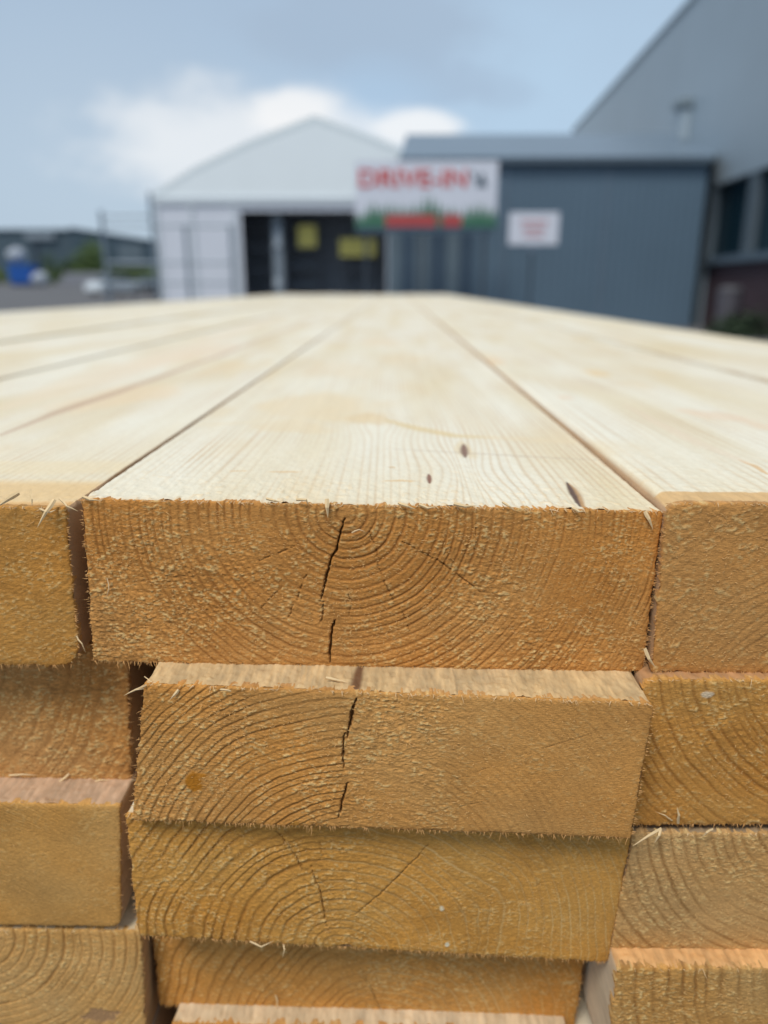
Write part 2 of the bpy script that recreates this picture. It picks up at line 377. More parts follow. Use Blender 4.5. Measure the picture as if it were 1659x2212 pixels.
GROUP = 'fresh sawn planks stacked in the timber pile'
PLEN = 5.4
def plank(P):
    Y = P['Y'] * h; dyr = (P.get('Y2', P['Y']) - P['Y']) * h
    Q = [at(u, v, Y + (dyr if k in (1, 2) else 0))[[0, 2]] for k, (u, v) in enumerate(P['q'])]; TL, TR, BR, BL = Q
    W = np.linalg.norm(TR - TL); H = np.linalg.norm(TL - BL)
    cx = (BL[0] + BR[0]) / 2; cz = (BL[1] + BR[1]) / 2
    root = empty('wooden_plank', (cx, Y, cz), P['label'], 'plank', GROUP)
    rad = [a / 1000 for a in P.get('rad', (.8, .8, .8, .8))]
    res = P.get('res', .30) / 1000; sd = P['seed']
    # --- sawn end
    if res:
        nx, nz = int(W / res), int(H / res)
        S, T = np.meshgrid(np.linspace(0, W, nx), np.linspace(0, H, nz), indexing='ij')
        s2, t2 = round_corners(S, T, W, H, rad)
        jag = P.get('jag', 1.0)
        def edge(a, d, k):    # torn edge: in-plane offset fading inwards
            n = (vn(a * 1000 / .55, a * 0 + k * 7.7, sd + 70) - .5) * .35 + fbm(a * 1000 / 3.5, a * 0 + k * 3.1, sd + 71, 3) * .9
            sp = sstep(.72, 1., vn(a * 1000 / .42, a * 0 + k * 5.3, sd + 72)) * .55
            return (n + sp + .12) / 1000 * jag * np.exp(-d * 1000 / 1.1)
        s2 = s2 - edge(T, S, 1) + edge(T, W - S, 2)
        t2 = t2 - edge(S, T, 3) * 1.2 + edge(S, H - T, 4) * .6
        XZ = bil(Q, s2 / W, t2 / H); X, Z = XZ[..., 0], XZ[..., 1]
        hg, c = end_grain(X, Z, P, Y)
        ed = np.minimum(np.minimum(S, W - S), np.minimum(T, H - T)) * 1000
        tilt = P.get('tilt', 0) * (T / H - .5)
        Yv = Y + dyr * S / W - hg / 1000 + tilt + .0004 * np.exp(-ed / .5)
        V = np.stack([X, Yv, Z], -1).reshape(-1, 3)
        I = np.arange(nx * nz).reshape(nx, nz)
        F = np.stack([I[:-1, :-1], I[1:, :-1], I[1:, 1:], I[:-1, 1:]], -1).reshape(-1, 4)
        per = np.concatenate([I[:, 0], I[-1, 1:], I[::-1, -1][1:], I[0, ::-1][1:-1]])
        back = V[per].copy(); ctr = V.mean(0); back[:, 1] = Y + .0035 + dyr * (V[per][:, 0] - BL[0]) / W
        back[:, 0] += (ctr[0] - back[:, 0]) * .004; back[:, 2] += (ctr[2] - back[:, 2]) * .012
        n0 = len(V); m = len(per); j = np.arange(m)
        F2 = np.stack([per[j], n0 + j, n0 + (j + 1) % m, per[(j + 1) % m]], -1)
        V = np.concatenate([V, back]); col = c.reshape(-1, 3); col = np.concatenate([col, col[per] * .85 + CREAM * .1])
        mesh_np('sawn_end', V, np.concatenate([F, F2]), M_END, root, col)
    # --- planed body
    tn = P.get('topn', 120); rows = P.get('rows', 60)
    chs = P.get('snipe', 0) * h     # length of the worn slope at the front edge
    def rseg(a, b, n): return [(a[0] + (b[0] - a[0]) * i / n, a[1] + (b[1] - a[1]) * i / n) for i in range(n)]
    per = rseg((0, H), (W, H), tn) + rseg((W, H), (W, 0), 24) + rseg((W, 0), (0, 0), 30) + rseg((0, 0), (0, H), 24)
    per = np.array(per); e = .00001
    ps, pt = round_corners(per[:, 0], per[:, 1], W, H, [max(r, .0006) for r in rad])
    XZ = bil(Q, ps / W, pt / H)
    Yb = Y + .0006; Ye = Y + PLEN
    if P.get('deep', True): yy = 1 / np.linspace(1 / Yb, 1 / Ye, rows)
    else: yy = np.concatenate([np.linspace(Yb, Yb + .028, rows), [Yb + .1, Yb + .5, Ye]])
    X = np.repeat(XZ[:, 0][None], len(yy), 0); Z = np.repeat(XZ[:, 1][None], len(yy), 0); YY = np.repeat(yy[:, None], len(per), 1)
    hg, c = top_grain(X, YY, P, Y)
    onside = np.ones(len(per)); onside[:tn] = 0
    side = np.repeat(onside[None], len(yy), 0)
    # sides: seen in the narrow gaps, rougher and pinker
    cs = np.array(P.get('side', (.46, .29, .16))) * (1 + .35 * fbm(Z * 1000 / 1.6, YY * 1000 / 14, sd + 80, 3))[..., None]
    c = np.where(side[..., None] > .5, cs, c)
    wob = .0006 * (fbm(X * 0 + 1, YY / .35, sd + 82, 2)) * (YY - Y > .02)
    if chs:
        a = np.clip(1 - (YY - Y) / chs, 0, 1) * (1 - side); Z = Z - a * P.get('sdrop', .001)
        q = (sstep(0.02, .10, a))[..., None]; c = c * (1 - q) + np.array([.66, .43, .20]) * (1 + .2 * fbm(X * 1000 / 2, YY * 1000 / 5, sd + 83, 3))[..., None] * q
    Z = Z + np.where(side > .5, 0, hg / 1000); X = X + wob + np.where(side > .5, fbm(Z * 1000 / .8, YY * 1000 / 5, sd + 84, 2) * .0002, 0)
    V = np.stack([X, YY + dyr * (ps / W)[None], Z], -1).reshape(-1, 3); n = len(per); I = np.arange(len(V)).reshape(len(yy), n)
    F = np.stack([I[:-1, :], I[1:, :], np.roll(I, -1, 1)[1:, :], np.roll(I, -1, 1)[:-1, :]], -1).reshape(-1, 4)
    # far end cap
    c0 = V[I[-1]].mean(0); V = np.concatenate([V, [c0]]); ci = len(V) - 1
    tr = np.stack([I[-1], np.full(n, ci), np.roll(I[-1], -1)], -1)
    col = np.concatenate([c.reshape(-1, 3), [CREAM * .8]])
    mesh_np('planed_body', V, F[:, ::-1], M_TOP, root, col, tris=tr[:, ::-1])
    # --- burr of torn fibres along the saw cut
    rng = random.Random(sd * 13 + 1); nb = P.get('burr', 0)
    if nb:
        mb = MB(); mp = MB()
        for k in range(nb):
            side_ = rng.random(); ln = rng.uniform(.0004, .0017) * (1 if rng.random() < .9 else 1.8); wd = rng.uniform(.00010, .00030)
            if side_ < .52:      # hanging from the lower edge
                s = rng.random(); p = BL + (BR - BL) * s; d = Vector((rng.uniform(-.5, .7), -.35 + rng.uniform(-.2, .3), -1)).normalized(); tgt = mb
            elif side_ < .60: s = rng.random(); p = BL + (TL - BL) * s; d = Vector((-1, -.2, rng.uniform(-.6, .3))).normalized(); tgt = mb; ln *= .6
            elif side_ < .72: s = rng.random(); p = BR + (TR - BR) * s; d = Vector((1, -.2, rng.uniform(-.6, .5))).normalized(); tgt = mb; ln *= .7
            else: s = rng.random(); p = TL + (TR - TL) * s; d = Vector((rng.uniform(-1, 1), -.6, rng.uniform(-.7, .4))).normalized(); tgt = mp
            if d.z < -.3: p = p + np.array([0, .0003])
            p0 = Vector((p[0], Y + .0002 + dyr * (p[0] - BL[0]) / W, p[1])); sdv = Vector((rng.uniform(-.4, .4), 0, rng.uniform(-.4, .4)))
            sliver(tgt, [p0, p0 + d * ln * .5 + sdv * ln * .15, p0 + d * ln], wd)
        if mb.v: tagk(mb.build('fibre_burr', M_BURR, root), 'stuff')
        if mp.v: tagk(mp.build('pale_fibre_burr', M_BURRP, root), 'stuff')
    nf = P.get('fib', 0)
    if nf:
        mb = MB(); sa = P.get('saw', -.10)
        for k in range(nf):
            s_, t_ = rng.uniform(.01, .99), rng.uniform(.03, .97)
            p = (BL * (1 - s_) + BR * s_) * (1 - t_) + (TL * (1 - s_) + TR * s_) * t_
            wgt = float(vn(np.array([p[0] * 1000 / 9.]), np.array([p[1] * 1000 / 7.]), sd + 50)[0])
            if 'rmask' in P: wgt *= float(P['rmask'](np.array([p[0]]), np.array([p[1]]), Y)[0])
            if rng.random() > wgt ** 1.3 * .8: continue
            a = -sa + rng.gauss(0, .45) + (math.pi if rng.random() < .4 else 0); ln = rng.uniform(.0003, .0009) * (1.9 if rng.random() < .06 else 1); wd = rng.uniform(.00009, .00022)
            d = Vector((math.cos(a), 0, math.sin(a))); p0 = Vector((p[0], Y + dyr * (p[0] - BL[0]) / W - rng.uniform(0, .0002), p[1]))
            sliver(mb, [p0, p0 + d * ln * .5 + Vector((0, -rng.uniform(.0001, .00035), 0)), p0 + d * ln + Vector((0, -rng.uniform(0, .0004), -ln * .15))], wd, .5)
        if mb.v: tagk(mb.build('torn_fibre', M_FIB, root), 'stuff')
    for (pl, wd, mt) in P.get('splinters', []):
        pts = [at(u, v, Y - dy / 1000) for (u, v, dy) in pl]; mb = MB()
        sm = []
        for i in range(len(pts) - 1):
            for q in (0, .5): sm.append(pts[i] * (1 - q) + pts[i + 1] * q)
        sm.append(pts[-1]); jit = random.Random(int(pl[0][0])).uniform(-.0002, .0002)
        sm = [p + np.array([jit * math.sin(i * 2.1), 0, jit * math.cos(i * 1.7)]) for i, p in enumerate(sm)]
        sliver(mb, sm, wd / 1000, .3); mb.build('splinter', mt, root)
    return root

S = M_SPL
def mk(u0, u1, soft=30, ax=0, inv=False):
    def f(X, Z, Y):
        a = at(u0, 1500, Y)[0]; b = at(u1, 1500, Y)[0]; q = sstep(a, b, X); return 1 - q if inv else q
    return f
PLANKS = []
# centre plank of the top layer
PLANKS.append(dict(q=[(176, 1079), (1433, 1106), (1387, 1452), (203, 1430)], Y=3.398, seed=1, fib=7000, mask=lambda X, Z, Y: .85 + .3 * mk(400, 560)(X, Z, Y) - .25 * mk(1100, 1350)(X, Z, Y), pith=(748, 1112), sp=2.95, k=.004, wave=.9,
    label='wide centre plank of the top layer, with a long dark crack down its sawn end', res=.25, topn=460, rows=430, col=(0.558, 0.248, 0.067), burr=800,
    cracks=[([(746, 1120), (733, 1165), (712, 1220), (700, 1262), (693, 1300)], .62, 2.5), ([(699, 1300), (694, 1345)], .40, 1.5), ([(722, 1340), (716, 1375), (712, 1432)], .72, 2.8),
            ([(662, 1240), (642, 1290), (622, 1335)], .28, 1), ([(640, 1180), (560, 1212)], .26, 1), ([(750, 1270), (757, 1330)], .25, 1), ([(800, 1150), (820, 1230), (850, 1300)], .28, 1),
            ([(870, 1170), (960, 1220), (1040, 1280)], .30, 1), ([(612, 1265), (540, 1335)], .22, .8), ([(860, 1310), (890, 1370)], .25, 1), ([(1030, 1125), (1024, 1190)], .25, 1)],
    latec=.85, rough=1.25,
    knots=[((1005, 1015), (14, 26), 5), ((820, 915), (20, 22), -4)],
    marks=[((1005, 968), (3.4, 14), 0, (.74, .56, .30), .5, 0),
           ((870, 1037), (5, 1.2), .1, (.74, .50, .24), .7, 0), ((620, 1022), (5, 1.2), .1, (.72, .47, .22), .6, 0), ((520, 1022), (3, .8), .1, (.72, .47, .22), .6, 0),
           ((700, 880), (28, 42), 0, (.78, .62, .38), .55, 0), ((800, 905), (10, 14), 0, (.74, .56, .32), .6, 0), ((640, 925), (16, 14), 0, (.78, .62, .38), .5, 0), ((830, 740), (22, 60), 0, (.80, .64, .42), .5, 0),
           ((740, 800), (24, 50), .0, (.80, .66, .45), .4, 0), ((848, 1008), (1.2, .9), 0, (.6, .4, .2), .8, .1)],
    streaks=[([(835, 905), (900, 922), (985, 938), (1060, 940)], 4.5, (.72, .55, .28), .75), ([(1050, 940), (1245, 947)], 6.0, (.78, .64, .42), .55), ([(420, 925), (700, 905), (830, 905)], 6., (.80, .66, .42), .35),
             ([(840, 968), (1100, 978), (1300, 985)], .9, (.52, .42, .32), .7), ([(1005, 956), (1006, 984)], 1.8, (.20, .10, .07), .9), ([(927, 1021), (928, 1041)], .9, (.24, .10, .06), .95),
             ([(1228, 1036), (1242, 1058), (1258, 1086)], 2.0, (.44, .23, .08), .85), ([(1225, 1034), (1236, 1056), (1252, 1086)], 1.2, (.10, .06, .05), .9)],
    splinters=[([(706, 1078, .2), (707, 1096, 1.2), (708, 1119, 1.0)], 1.3, S), ([(1393, 1104, .2), (1402, 1122, 1), (1411, 1143, .8)], 1.1, S), ([(178, 1074, .3), (196, 1078, 1), (216, 1083, .8)], 1.0, S),
               ([(575, 1076, .3), (592, 1082, 1.1), (608, 1084, .6)], .8, S), ([(640, 1078, .3), (660, 1081, 1.1), (668, 1090, .6)], .8, S), ([(905, 1090, .3), (925, 1097, 1.2), (942, 1095, .8)], .9, S),
               ([(980, 1088, .3), (1005, 1094, 1.2), (1030, 1092, .8)], 1.1, S), ([(860, 1085, .3), (880, 1095, 1.3), (900, 1099, .8)], .9, S), ([(1235, 1098, .3), (1252, 1104, 1.2), (1262, 1107, .8)], .8, S),
               ([(231, 1250, .6), (236, 1272, 1.0), (228, 1295, .6)], .35, M_BURRP), ([(1085, 1085, .2), (1100, 1093, 1.), (1112, 1104, .7)], .7, S), ([(760, 1150, .5), (775, 1145, 1.1), (790, 1147, .8)], .5, M_BURRP)]))
# left plank of the top layer
PLANKS.append(dict(q=[(-1105, 1080), (140, 1098), (170, 1438), (-1050, 1430)], Y=3.42, seed=2, fib=2500, mask=lambda X, Z, Y: .5, pith=(-260, 900), sp=1.6, k=.001, wave=1.5, rad=(1, 1, 5, 1),
    label='top layer plank left of the centre plank, orange torn wood along its front edge', res=.34, topn=300, rows=380, col=(.54, .245, .055), burr=520, rough=.7, latec=.5, edgeo=3,
    marks=[((60, 1050), (90, 16), 0, (.76, .54, .27), .8, .3), ((-40, 1080), (110, 7), 0, (.66, .38, .14), .9, .4), ((60, 1000), (70, 12), 0, (.80, .66, .42), .55, 0), ((-300, 1050), (90, 16), 0, (.74, .52, .26), .6, .1),
           ((260, 850), (26, 60), 0, (.80, .62, .40), .6, 0), ((420, 760), (26, 150), 0, (.80, .63, .44), .55, 0), ((480, 790), (12, 60), 0, (.76, .60, .38), .5, 0)],
    streaks=[([(0, 936), (120, 888), (260, 842), (480, 764), (700, 680)], 4.0, (.55, .38, .25), .8), ([(0, 880), (200, 820), (420, 745), (640, 672)], 22, (.82, .68, .50), .45)],
    splinters=[([(118, 1080, .3), (100, 1105, 3), (80, 1140, 3.5)], 1.3, S), ([(128, 1078, .3), (145, 1092, 2.5), (168, 1106, 2.5)], .8, S), ([(40, 1065, -2), (15, 1080, 2), (-12, 1098, 2.5)], 1.4, S),
               ([(66, 1055, .3), (68, 1080, 2), (70, 1092, 2)], .7, S), ([(85, 1098, .3), (105, 1108, 2.5), (122, 1100, 2)], .7, S), ([(165, 1372, .6), (176, 1392, 1.2), (186, 1408, .8)], .5, S)]))
# right plank of the top layer
PLANKS.append(dict(q=[(1445, 1088), (2718, 1100), (2610, 1462), (1408, 1452)], Y=3.345, seed=3, fib=5000, mask=lambda X, Z, Y: .42, saw=-.2, pith=(2050, 1900), sp=3.0, k=.0, wave=3.0, rad=(3.6, 1, 1, 1), snipe=.24, sdrop=.0012,
    label='top layer plank right of the centre plank, its front edge a clean tan strip', res=.34, topn=300, rows=380, col=(.52, .245, .075), burr=460, rough=1.1, latec=.5, tsp=3.2, edgeo=.4,
    marks=[((1288, 812), (7, 22), 0, (.78, .58, .32), .8, 0), ((1540, 905), (10, 20), .5, (.80, .62, .44), .6, 0), ((1655, 930), (8, 9), 0, (.80, .62, .44), .5, 0), ((1065, 785), (8, 34), 0, (.78, .58, .36), .7, 0),
           ((1390, 745), (14, 50), 0, (.76, .68, .56), .5, 0), ((1220, 866), (4, 9), 0, (.80, .62, .44), .6, 0)],
    streaks=[([(1600, 1003), (1630, 1015), (1659, 1035)], 1.3, (.72, .46, .22), .8), ([(1350, 880), (1500, 960), (1620, 1010)], 4, (.80, .64, .48), .35)],
    splinters=[([(1393, 1400, 1), (1402, 1424, 2.0), (1418, 1444, 1)], 1.0, S)]))
# second layer
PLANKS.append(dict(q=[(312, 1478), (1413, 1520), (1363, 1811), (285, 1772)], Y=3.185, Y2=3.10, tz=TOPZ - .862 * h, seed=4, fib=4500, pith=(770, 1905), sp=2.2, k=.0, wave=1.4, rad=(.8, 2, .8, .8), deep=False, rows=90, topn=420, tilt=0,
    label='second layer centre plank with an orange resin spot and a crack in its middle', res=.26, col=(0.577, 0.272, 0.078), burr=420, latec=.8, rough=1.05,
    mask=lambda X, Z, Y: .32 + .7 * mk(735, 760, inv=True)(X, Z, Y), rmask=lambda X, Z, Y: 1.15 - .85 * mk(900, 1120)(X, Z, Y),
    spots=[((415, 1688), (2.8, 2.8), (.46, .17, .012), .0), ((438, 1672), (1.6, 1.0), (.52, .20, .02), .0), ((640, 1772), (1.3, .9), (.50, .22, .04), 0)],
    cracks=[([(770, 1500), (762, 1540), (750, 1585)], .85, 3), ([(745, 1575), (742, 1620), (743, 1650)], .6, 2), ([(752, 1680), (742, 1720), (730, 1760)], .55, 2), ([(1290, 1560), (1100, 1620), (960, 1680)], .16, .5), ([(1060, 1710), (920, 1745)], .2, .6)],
    streaks=[([(784, 1415), (776, 1440), (770, 1470), (764, 1500), (758, 1525)], 1.5, (.16, .08, .04), .97)], topcol=((.56, .38, .18), .85), edgeo=.6,  # tan ledge colour lowered to stand in for shade below the top plank
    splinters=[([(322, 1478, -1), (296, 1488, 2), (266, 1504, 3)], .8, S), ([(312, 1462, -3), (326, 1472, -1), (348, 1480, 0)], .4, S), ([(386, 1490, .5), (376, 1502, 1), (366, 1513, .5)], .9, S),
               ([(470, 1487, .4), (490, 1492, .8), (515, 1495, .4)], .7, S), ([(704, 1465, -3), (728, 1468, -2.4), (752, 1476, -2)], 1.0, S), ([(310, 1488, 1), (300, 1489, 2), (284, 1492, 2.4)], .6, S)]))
PLANKS.append(dict(q=[(-780, 1385), (272, 1392), (281, 1690), (-740, 1672)], Y=3.65, seed=5, fib=3500, pith=(-420, 1330), sp=4.2, k=.0, wave=1.3, deep=False, rows=30, topn=160,
    label='second layer plank at the left edge, set back in the shade with steep coarse rings', res=.34, col=(.54, .26, .085), burr=420, rough=1.3, latec=.75,
    splinters=[([(20, 1676, .4), (50, 1672, 1.4), (80, 1676, .8)], .9, S), ([(150, 1672, .4), (130, 1688, 1.4), (115, 1700, 1.2)], .9, S), ([(190, 1696, .4), (215, 1686, 1.4), (240, 1684, 1.2)], .9, S), ([(300, 1690, .4), (320, 1680, 1.), (262, 1690, .6)], .5, S)]))
PLANKS.append(dict(q=[(1392, 1470), (2560, 1474), (2470, 1784), (1362, 1782)], Y=3.27, seed=6, fib=2500, pith=(1960, 1380), sp=2.35, k=.0, wave=.7, deep=False, rows=50, topn=200, rad=(3, 1, 1, 1),
    label='second layer plank at the right edge with close curved rings sweeping to the lower right', res=.3, col=(.56, .255, .058), burr=320, rough=.8, latec=1.0, topcol=((.42, .20, .07), .9), edgeo=.5,  # dark orange of the shadowed top strip painted into its colour
    spots=[((1525, 1500), (1.6, 1.0), (.66, .50, .36), .15)],
    splinters=[([(1465, 1778, .4), (1466, 1762, 1.4), (1463, 1742, 1.2)], .9, S), ([(1452, 1772, .4), (1436, 1762, 1.4), (1416, 1752, 1.2)], .5, S)]))
# third layer
PLANKS.append(dict(q=[(272, 1760), (1368, 1790), (1312, 2079), (299, 2022)], Y=3.26, seed=7, fib=3500, pith=(742, 2058), sp=3.6, k=.002, wave=2.2, deep=False, rows=30, topn=160,
    label='third layer centre plank with rings arching round a pith at its lower edge', res=.28, col=(.57, .27, .06), burr=520, latec=.8, rough=.95, bulge=(1090, 1930, 14, 16, -7),
    rmask=lambda X, Z, Y: 1.2 - .55 * mk(640, 900)(X, Z, Y), mask=lambda X, Z, Y: 1.1 - .5 * mk(640, 800)(X, Z, Y), lightrings=mk(640, 760),
    spots=[((955, 1962), (.7, 1.0), (.78, .66, .48), .1), ((966, 2040), (.6, .8), (.78, .68, .52), .1), ((742, 2052), (3.2, 1.8), (.36, .20, .10), -.6)],
    cracks=[([(598, 1795), (640, 1850), (655, 1880)], .42, 1.2), ([(672, 1870), (692, 1930), (705, 2000)], .45, 1.2), ([(690, 1800), (698, 1850)], .26, .8), ([(925, 1825), (850, 1905), (770, 1975)], .35, 1)],
    splinters=[([(613, 2040, .4), (614, 2052, 1.2), (611, 2068, 1)], .5, S), ([(540, 2034, .4), (565, 2045, 1.2), (592, 2032, 1)], .8, S)]))
PLANKS.append(dict(q=[(-880, 1722), (258, 1741), (261, 2003), (-830, 1990)], Y=3.42, seed=8, fib=300, pith=(-330, 2560), sp=.75, k=.0, wave=.5, deep=False, rows=60, topn=240, rad=(1, 1, 3.2, 1), jag=.5,
    label='third layer plank at the left edge with a smooth end and fine diagonal saw lines', res=.26, col=(.58, .30, .09), burr=60, latec=.8, rough=.42, topcol=((.50, .32, .20), .9), edgeo=.6, side=(.62, .44, .27),
    mask=lambda X, Z, Y: mk(60, 220, inv=True)(X, Z, Y) * .8))
PLANKS.append(dict(q=[(1370, 1802), (2500, 1806), (2400, 2062), (1320, 2054)], Y=3.25, seed=9, fib=4500, pith=(1830, 1760), sp=3.2, k=.0, wave=1.2, deep=False, rows=50, topn=200,
    label='third layer plank at the right edge, rough grey-brown end below a loose bent splinter', res=.28, col=(.53, .29, .11), burr=300, rough=1.15, latec=1.0, topcol=((.20, .13, .07), .9), edgeo=.6,  # gap shade painted into the colour of the top strip
    splinters=[([(1428, 1790, 3), (1400, 1806, 5), (1366, 1828, 6.5)], 1.3, S), ([(1428, 1790, 3), (1424, 1805, 4.5), (1413, 1822, 4)], 1.1, S), ([(1540, 1790, 1), (1525, 1800, 2), (1516, 1808, 1)], 1.0, S)]))
# fourth layer
PLANKS.append(dict(q=[(322, 1925), (1278, 1965), (1240, 2225), (345, 2172)], Y=3.58, seed=10, fib=2500, pith=(835, 2235), sp=3.3, k=.0, wave=2.4, deep=False, rows=24, topn=120,
    label='fourth layer centre plank, set back under its neighbours with a torn lower edge', res=.28, col=(0.577, 0.262, 0.064), burr=520, latec=.7, rough=1.0, lightrings=mk(700, 850),
    mask=lambda X, Z, Y: 1.1 - .45 * mk(640, 800)(X, Z, Y), spots=[((836, 2203), (2.4, 2.2), (.30, .13, .07), -.3)], cracks=[([(790, 2110), (812, 2160), (832, 2200)], .35, 1)],
    splinters=[([(595, 2150, .4), (600, 2170, 1.2), (596, 2190, 1)], .5, S)]))
PLANKS.append(dict(q=[(-740, 2000), (303, 2012), (313, 2262), (-700, 2250)], Y=3.44, seed=11, fib=3500, pith=(-60, 2020), sp=3.2, k=.0, wave=.9, deep=False, rows=30, topn=120, side=(.50, .30, .14),
    label='fourth layer plank in the lower left corner with pale rings bending round', res=.26, col=(.60,.33,.12), burr=200, rough=.85, latec=.95, spots=[((215, 2192), (6, 3.5), (.40, .22, .11), -.2)]))
PLANKS.append(dict(q=[(1334, 2094), (2400, 2100), (2300, 2340), (1308, 2330)], Y=3.12, seed=12, fib=3500, pith=(2100, 2090), sp=3.9, k=.0, wave=.9, deep=False, rows=60, topn=240, side=(.66, .54, .38),
    label='fourth layer plank in the lower right corner with an orange top strip and upright rings', res=.26, col=(.51, .27, .09), burr=160, rough=.95, latec=1.0, topcol=((.66, .36, .14), .95), edgeo=.8))
# fifth layer
PLANKS.append(dict(q=[(372, 2212), (1230, 2240), (1215, 2460), (385, 2440)], Y=3.44, seed=13, pith=(700, 2500), sp=3, deep=False, rows=40, topn=200, topcol=((.60, .45, .28), .85),
    label='fifth layer centre plank, only its pale top showing at the bottom of the view', res=.8, burr=0))
PLANKS.append(dict(q=[(-640, 2250), (322, 2255), (332, 2470), (-600, 2460)], Y=3.5, seed=14, pith=(0, 2500), sp=3, deep=False, rows=20, topn=60, res=.9,
    label='fifth layer plank at the lower left, glimpsed through a dark gap'))
PLANKS.append(dict(q=[(1240, 2270), (2200, 2275), (2120, 2500), (1225, 2490)], Y=3.45, seed=15, pith=(1500, 2600), sp=3, deep=False, rows=20, topn=60, res=.9,
    label='fifth layer plank at the lower right, glimpsed beside the pale side face'))
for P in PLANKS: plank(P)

# further planks of the top layer, seen across the pile
def far_plank(x0, Y, seed, label, **kw):
    W = .1445; zt = TOPZ + kw.pop('dz', 0)
    root = empty('wooden_plank', (x0 + W / 2, Y, zt - .045), label, 'plank', GROUP)
    P = dict(seed=seed, **kw); tn = 170; rows = 260; H = .045
    Q = [np.array([x0, zt]), np.array([x0 + W, zt]), np.array([x0 + W, zt - H]), np.array([x0, zt - H])]
    per = np.array([(W * i / tn, H) for i in range(tn)] + [(W, H * (1 - i / 6)) for i in range(6)] + [(W * (1 - i / 6), 0) for i in range(6)] + [(0, H * i / 6) for i in range(6)])
    ps, pt = round_corners(per[:, 0], per[:, 1], W, H, [.001] * 4); XZ = bil(Q, ps / W, pt / H)
    yy = 1 / np.linspace(1 / Y, 1 / (Y + PLEN), rows)
    X = np.repeat(XZ[:, 0][None], rows, 0); Z = np.repeat(XZ[:, 1][None], rows, 0); YY = np.repeat(yy[:, None], len(per), 1)
    hg, c = top_grain(X, YY, P, Y); Z = Z + (Z > zt - .0005) * hg / 1000
    X = X + .0012 * fbm(X * 0 + 2, YY / .4, seed, 2)
    V = np.stack([X, YY, Z], -1).reshape(-1, 3); I = np.arange(len(V)).reshape(rows, len(per))
    F = np.stack([I[:-1, :], np.roll(I, -1, 1)[:-1, :], np.roll(I, -1, 1)[1:, :], I[1:, :]], -1).reshape(-1, 4)
    tr = []
    for e, row in ((0, I[0]), (1, I[-1])):
        n0 = len(V); m = len(row); c = c if c.ndim == 2 else c.reshape(-1, 3)
        V = np.concatenate([V, V[row] + np.array([0, -.0001 if e == 0 else .0001, 0]), [V[row].mean(0)]]); ci = len(V) - 1; c = np.concatenate([c, np.tile([[.54, .27, .08]], (m + 1, 1))])
        q = np.arange(n0, n0 + m); t = np.stack([q, np.full(m, ci), np.roll(q, -1)], -1); tr.append(t if e == 0 else t[:, ::-1])
    mesh_np('planed_body', V, F, M_TOP, root, c, tris=np.concatenate(tr))
A_left = at(-1105, 1080, 3.42 * h)[0]; C_right = at(2730, 1100, 3.345 * h)[0]
lab = ['second plank left of the centre plank in the top layer', 'third plank left of the centre plank in the top layer', 'fourth plank left of the centre plank in the top layer', 'fifth plank left of the centre plank in the top layer']
x = A_left - .008
for i in range(4):
    x -= .1445
    far_plank(x, .16 + .03 * (i % 2), 30 + i, lab[i], grain=.8, dz=(-.0005, .0012, 0, .0008)[i],
              marks=[((60 + 160 * i, 745 - 22 * i), (14, 30), 0, (.80, .64, .42), .6, 0)], streaks=[([(0, 745), (200, 715), (380, 690)], 3, (.80, .64, .42), .5)] if i == 0 else [])
    x -= .005
far_plank(C_right + .010, .19, 40, 'outermost plank along the right side of the top layer', grain=.8, dz=.0004, streaks=[([(1100, 690), (1300, 722), (1560, 790)], 4, (.78, .60, .36), .5)])

# the rest of the pile down to the yard: plain planks, layer by layer (out of the photo's frame)
def plain_plank_mesh():
    W, H = .1425, .0442; me = bpy.data.meshes.new('plain_plank'); b = .0012
    ring = [(b, 0), (W - b, 0), (W, b), (W, H - b), (W - b, H), (b, H), (0, H - b), (0, b)]
    vs = [(x, y, z) for y in (0, PLEN) for (x, z) in ring]; fs = [tuple(range(8)), tuple(range(15, 7, -1))] + [(i + 8, (i + 1) % 8 + 8, (i + 1) % 8, i) for i in range(8)]
    me.from_pydata(vs, [], fs); me.materials.append(simple('plain_plank_wood', (.66, .53, .34), .7, 0, .12, 9, .3, 300)); me.materials.append(simple('plain_end_wood', (.50, .27, .08), .85, 0, .2, 120, .4, 900))
    me.polygons[0].material_index = 1; me.polygons[1].material_index = 1; me.update(); return me
pm = plain_plank_mesh(); prng = random.Random(4)
cols = [at(312, 1478, 3.15 * h)[0] + .001 + k * .1475 for k in range(-6, 2)]
for layer in range(1, 27):
    for k, cx0 in zip(range(-6, 2), cols):
        if layer < 5 and k >= -1: continue
        zt = TOPZ - .0478 - (layer - 1) * .0450
        if zt - .0442 < .06: continue
        o = bpy.data.objects.new('wooden_plank', pm); C.objects.link(o); o.location = (cx0 + prng.uniform(-.0008, .0008) + (.002 if k < 0 else 0), .21 + prng.uniform(-.006, .010), zt - .0442)
        o['label'] = 'plain plank deeper in the timber pile, hidden below and beside the ones in view'; o['category'] = 'plank'; o['group'] = 'hidden planks of the timber pile'
for yb in (.6, 2.8, 5.0):
    o = MB().box((cols[0] - .05, yb, -.002), (cols[-1] + .2, yb + .08, .098)).build('timber_bearer', simple('bearer_wood', (.45, .30, .16), .8), bevel=.003)
    o['label'] = 'square timber bearer lying on the yard under the plank pile'; o['category'] = 'bearer'; o['group'] = 'bearers under the timber pile'

